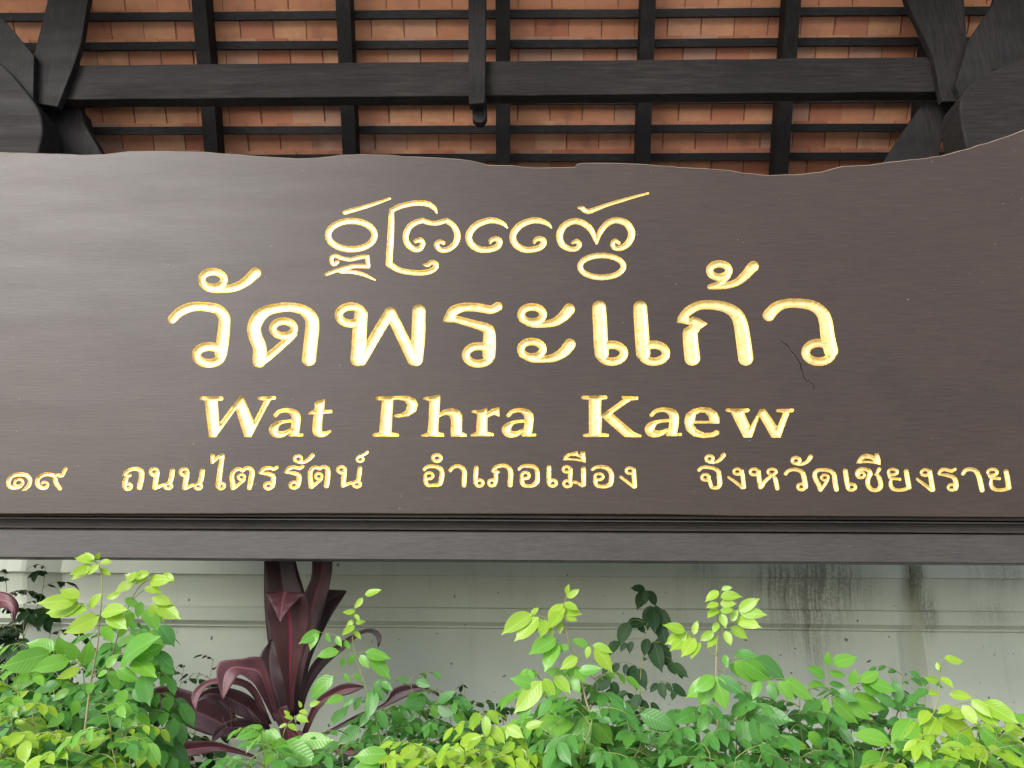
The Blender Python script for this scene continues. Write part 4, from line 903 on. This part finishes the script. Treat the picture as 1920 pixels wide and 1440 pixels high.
s = Shrub('dark leafy shrub in the far right corner behind the yellow green one', 1890, 3.2, 12)
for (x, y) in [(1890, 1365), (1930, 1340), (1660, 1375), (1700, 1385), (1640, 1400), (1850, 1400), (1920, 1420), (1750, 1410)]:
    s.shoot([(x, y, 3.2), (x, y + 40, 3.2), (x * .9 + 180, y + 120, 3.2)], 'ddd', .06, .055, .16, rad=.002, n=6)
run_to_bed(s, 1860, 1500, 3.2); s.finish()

# burgundy cordyline: each leaf a folded strip with its own path
COLS = (-1, -.75, -.45, -.08, 0, .08, .45, .75, 1)
def strap(root, path, width, mat, fold=.25, flip=1, prof='leaf', twist=0):
    """path (px, py, Y) base to tip; width in photo pixels at the widest"""
    P = [Vector(q) for q in catmull([tuple(at(*p)) for p in path], 7)]
    n = len(P); vs, fs, uvs = [], [], []
    for i, p in enumerate(P):
        t = i / (n - 1); d = (P[min(i + 1, n - 1)] - P[max(i - 1, 0)]).normalized()
        view = (p - CAM).normalized(); wd = d.cross(view).normalized()
        a = twist * t; nv = wd.cross(d); wd = wd * math.cos(a) + nv * math.sin(a); nv = wd.cross(d)
        W = width * p.y / F / 2
        if prof == 'leaf': k_ = (.16 + .84 * (lambda q: q * q * (3 - 2 * q))(t / .45)) if t < .45 else 1 - ((t - .45) / .55) ** 1.5
        else: k_ = .18 + .82 * (.5 - .5 * math.cos(math.pi * min(1, t / .7)))
        W *= max(k_, .01)
        for a_ in COLS:
            wav = .006 * math.sin(t * 11 + a_ * 2.5 + width) + .003 * math.sin(t * 23 + width * 3)
            vs.append(p + wd * W * a_ + nv * flip * (fold * abs(a_) * W + wav * abs(a_))); uvs.append(((a_ + 1) / 2, t))
    for i in range(n - 1):
        for a_ in range(8): fs.append((i * 9 + a_, i * 9 + a_ + 1, (i + 1) * 9 + a_ + 1, (i + 1) * 9 + a_))
    o = mesh_obj('leaf', vs, fs, mat, None, True)
    uv = o.data.uv_layers.new(name='UVMap')
    for l in o.data.loops: uv.data[l.index].uv = uvs[l.vertex_index]
    m = o.modifiers.new('thick', 'SOLIDIFY'); m.thickness = .0015
    reparent(o, root); return o
p = at(545, 1440, 3.3)
cor = thing('cordyline_plant', 'burgundy broad leaved plant rising behind the sign rail with drooping leaf tips', 'plant', (p.x, 3.3, .02))
mb = MB(); mb.tube([at(560, 1600, 3.3), at(552, 1450, 3.3), at(545, 1360, 3.3), at(540, 1320, 3.3)], [.022, .021, .02, .012], 8)
mb.tube([(at(560, 1600, 3.3).x, 3.3, 0), at(560, 1600, 3.3)], [.024, .022], 8); mb.build('stalk', M_cor3, cor, smooth=True)
def blade(root, E1, E2, mat, Y0, Y1, fold=.012, arch=0.0, rip=1.0):
    """a leaf from its two edges (base to tip, crop coordinates), Y0 at the base, Y1 at the tip, trough-folded along the midrib"""
    def res(E, n=26):
        c = catmull([(x / 2, 1012 + y / 2, 0) for x, y in E], 8); L = [0]
        for p, q in zip(c[:-1], c[1:]): L.append(L[-1] + math.hypot(q[0] - p[0], q[1] - p[1]))
        out = []
        for i in range(n + 1):
            t = L[-1] * i / n; k_ = max(j for j in range(len(L)) if L[j] <= t + 1e-9); k_ = min(k_, len(c) - 2)
            f = (t - L[k_]) / max(1e-6, L[k_ + 1] - L[k_]); out.append(c[k_] * (1 - f) + c[k_ + 1] * f)
        return out
    A, B = res(E1), res(E2); n = len(A); vs, fs, uvs = [], [], []
    for i in range(n):
        t = i / (n - 1); Y = Y0 + (Y1 - Y0) * t - arch * math.sin(math.pi * t); wd = math.hypot(A[i][0] - B[i][0], A[i][1] - B[i][1])
        for a_ in COLS:
            g_ = (a_ + 1) / 2; q = A[i] * (1 - g_) + B[i] * g_
            y = Y - fold * abs(a_) * min(1, wd / 40) + rip * .0022 * math.sin(t * 21 + a_ * 2 + len(E1) + E1[0][0]) * abs(a_)
            vs.append(at(q[0], q[1], y)); uvs.append((g_, t))
    for i in range(n - 1):
        for a_ in range(8): fs.append((i * 9 + a_, i * 9 + a_ + 1, (i + 1) * 9 + a_ + 1, (i + 1) * 9 + a_))
    o = mesh_obj('leaf', vs, fs, mat, None, True)
    uv = o.data.uv_layers.new(name='UVMap')
    for l in o.data.loops: uv.data[l.index].uv = uvs[l.vertex_index]
    m = o.modifiers.new('thick', 'SOLIDIFY'); m.thickness = .0015; m.offset = 0
    reparent(o, root); return o
blade(cor, [(1040,640),(1010,430),(995,300),(990,200),(990,77),(985,-80)], [(1100,640),(1150,420),(1162,300),(1140,190),(1112,95),(1080,-80)], M_cor3, 3.40, 3.44, .02)
blade(cor, [(1080,660),(1095,480),(1110,330),(1135,215),(1165,150),(1170,77),(1160,-80)], [(1102,660),(1145,480),(1185,350),(1222,230),(1240,150),(1247,77),(1235,-80)], M_cor, 3.34, 3.36, .02)
blade(cor, [(1100,660),(1115,500),(1140,380),(1170,260),(1210,192),(1298,190)], [(1125,660),(1160,470),(1200,370),(1240,290),(1275,235),(1299,196)], M_cor3, 3.38, 3.40, .02)
blade(cor, [(1076,660),(1070,560),(1045,460),(1017,340),(1000,260),(997,194)], [(1100,660),(1106,560),(1126,470),(1152,380),(1166,280),(1142,200)], M_cor, 3.26, 3.15, .022)
blade(cor, [(996,190),(1008,222),(1028,260),(1046,298),(1051,308)], [(1143,200),(1112,230),(1082,262),(1058,298),(1053,308)], M_cor2, 3.148, 3.09, .006)
blade(cor, [(1062,700),(990,580),(965,510),(975,435),(1015,375)], [(1088,690),(1076,570),(1062,480),(1037,400),(1019,372)], M_cor3, 3.28, 3.30, .02)
blade(cor, [(1050,680),(1012,520),(980,442),(905,446),(824,458),(811,505),(833,598)], [(1028,680),(965,560),(935,525),(897,505),(880,530),(858,562),(838,600)], M_cor2, 3.24, 3.05, .014, .03)
blade(cor, [(1020,690),(962,562),(900,520),(800,520),(742,548),(717,590),(733,642)], [(1000,695),(942,580),(888,545),(800,542),(766,562),(744,600),(737,643)], M_cor2, 3.22, 3.06, .01, .02)
blade(cor, [(940,735),(885,660),(800,600),(680,558),(600,549),(478,602)], [(900,745),(800,737),(700,700),(600,645),(530,625),(476,606)], M_cor3, 3.24, 3.16, .022)
blade(cor, [(1015,710),(985,640),(940,588),(880,560),(800,553),(752,575),(735,608)], [(985,715),(930,675),(870,650),(822,612),(790,596),(760,600),(737,612)], M_cor3, 3.22, 3.12, .02)
blade(cor, [(995,690),(900,668),(842,688),(803,718),(793,755)], [(990,712),(905,737),(855,722),(828,740),(798,759)], M_cor3, 3.20, 3.08, .015)
blade(cor, [(960,810),(880,780),(800,756),(700,757),(600,770),(528,812)], [(960,822),(880,800),(800,797),(700,816),(600,836),(530,817)], M_cor, 3.10, 3.0, .018)
blade(cor, [(1110,690),(1138,545),(1180,452),(1260,395),(1340,345),(1400,333),(1432,362),(1420,402)], [(1124,695),(1156,572),(1212,482),(1292,410),(1350,357),(1390,349),(1412,368),(1417,403)], M_cor3, 3.34, 3.26, .008)
blade(cor, [(1125,740),(1178,612),(1240,560),(1300,537),(1362,548)], [(1142,750),(1200,632),(1272,592),(1322,575),(1363,556)], M_cor, 3.30, 3.24, .012)
blade(cor, [(1150,760),(1330,660),(1440,612),(1480,555),(1560,541),(1646,575)], [(1150,770),(1345,672),(1460,620),(1535,585),(1592,566),(1647,588)], M_cor3, 3.30, 3.20, .012)
blade(cor, [(1120,740),(1180,738),(1240,755),(1300,768),(1382,778)], [(1120,760),(1180,765),(1250,792),(1300,815),(1383,786)], M_cor, 3.12, 3.02, .012)
blade(cor, [(1095,720),(1118,752),(1150,790),(1152,880)], [(1125,715),(1160,745),(1200,780),(1206,880)], M_cor, 3.14, 3.0, .012)
blade(cor, [(1062,790),(1046,705),(1012,640)], [(1112,790),(1106,705),(1076,620)], M_cor, 3.24, 3.22, .016)
mb = MB(); rt = random.Random(5)
for i in range(8):                                            # dry threads that hang in the crown
    x = 830 + 22 * i + rt.uniform(-12, 12); y0 = 640 + rt.uniform(-20, 40); x2 = x + rt.uniform(-40, 50); y2 = y0 + rt.uniform(40, 110)
    mb.tube([at(x / 2, 1012 + y0 / 2, 3.13), at((x + x2) / 4 + rt.uniform(-8, 8), 1012 + (y0 + y2) / 4, 3.08), at(x2 / 2, 1012 + y2 / 2, 3.06)], [.0007, .0006, .0005], 4)
mb.build('dry_thread', M_stalk, cor, smooth=True)
p = at(-30, 1440, 3.0)
c2 = thing('cordyline_plant', 'tip of a pinkish burgundy leaf poking in at the left edge', 'plant', (p.x, 3.0, .02))
strap(c2, [(-90, 1440, 3.0), (-75, 1300, 3.0), (-50, 1170, 3.0), (-20, 1130, 2.98), (8, 1126, 2.96), (26, 1140, 2.95), (26, 1168, 2.94)], 34, M_cor2, fold=.2)
mb = MB(); q = at(-90, 1440, 3.0); mb.tube([(q.x, 3.0, 0), q], [.02, .012], 8); mb.build('stalk', M_cor3, c2, smooth=True)
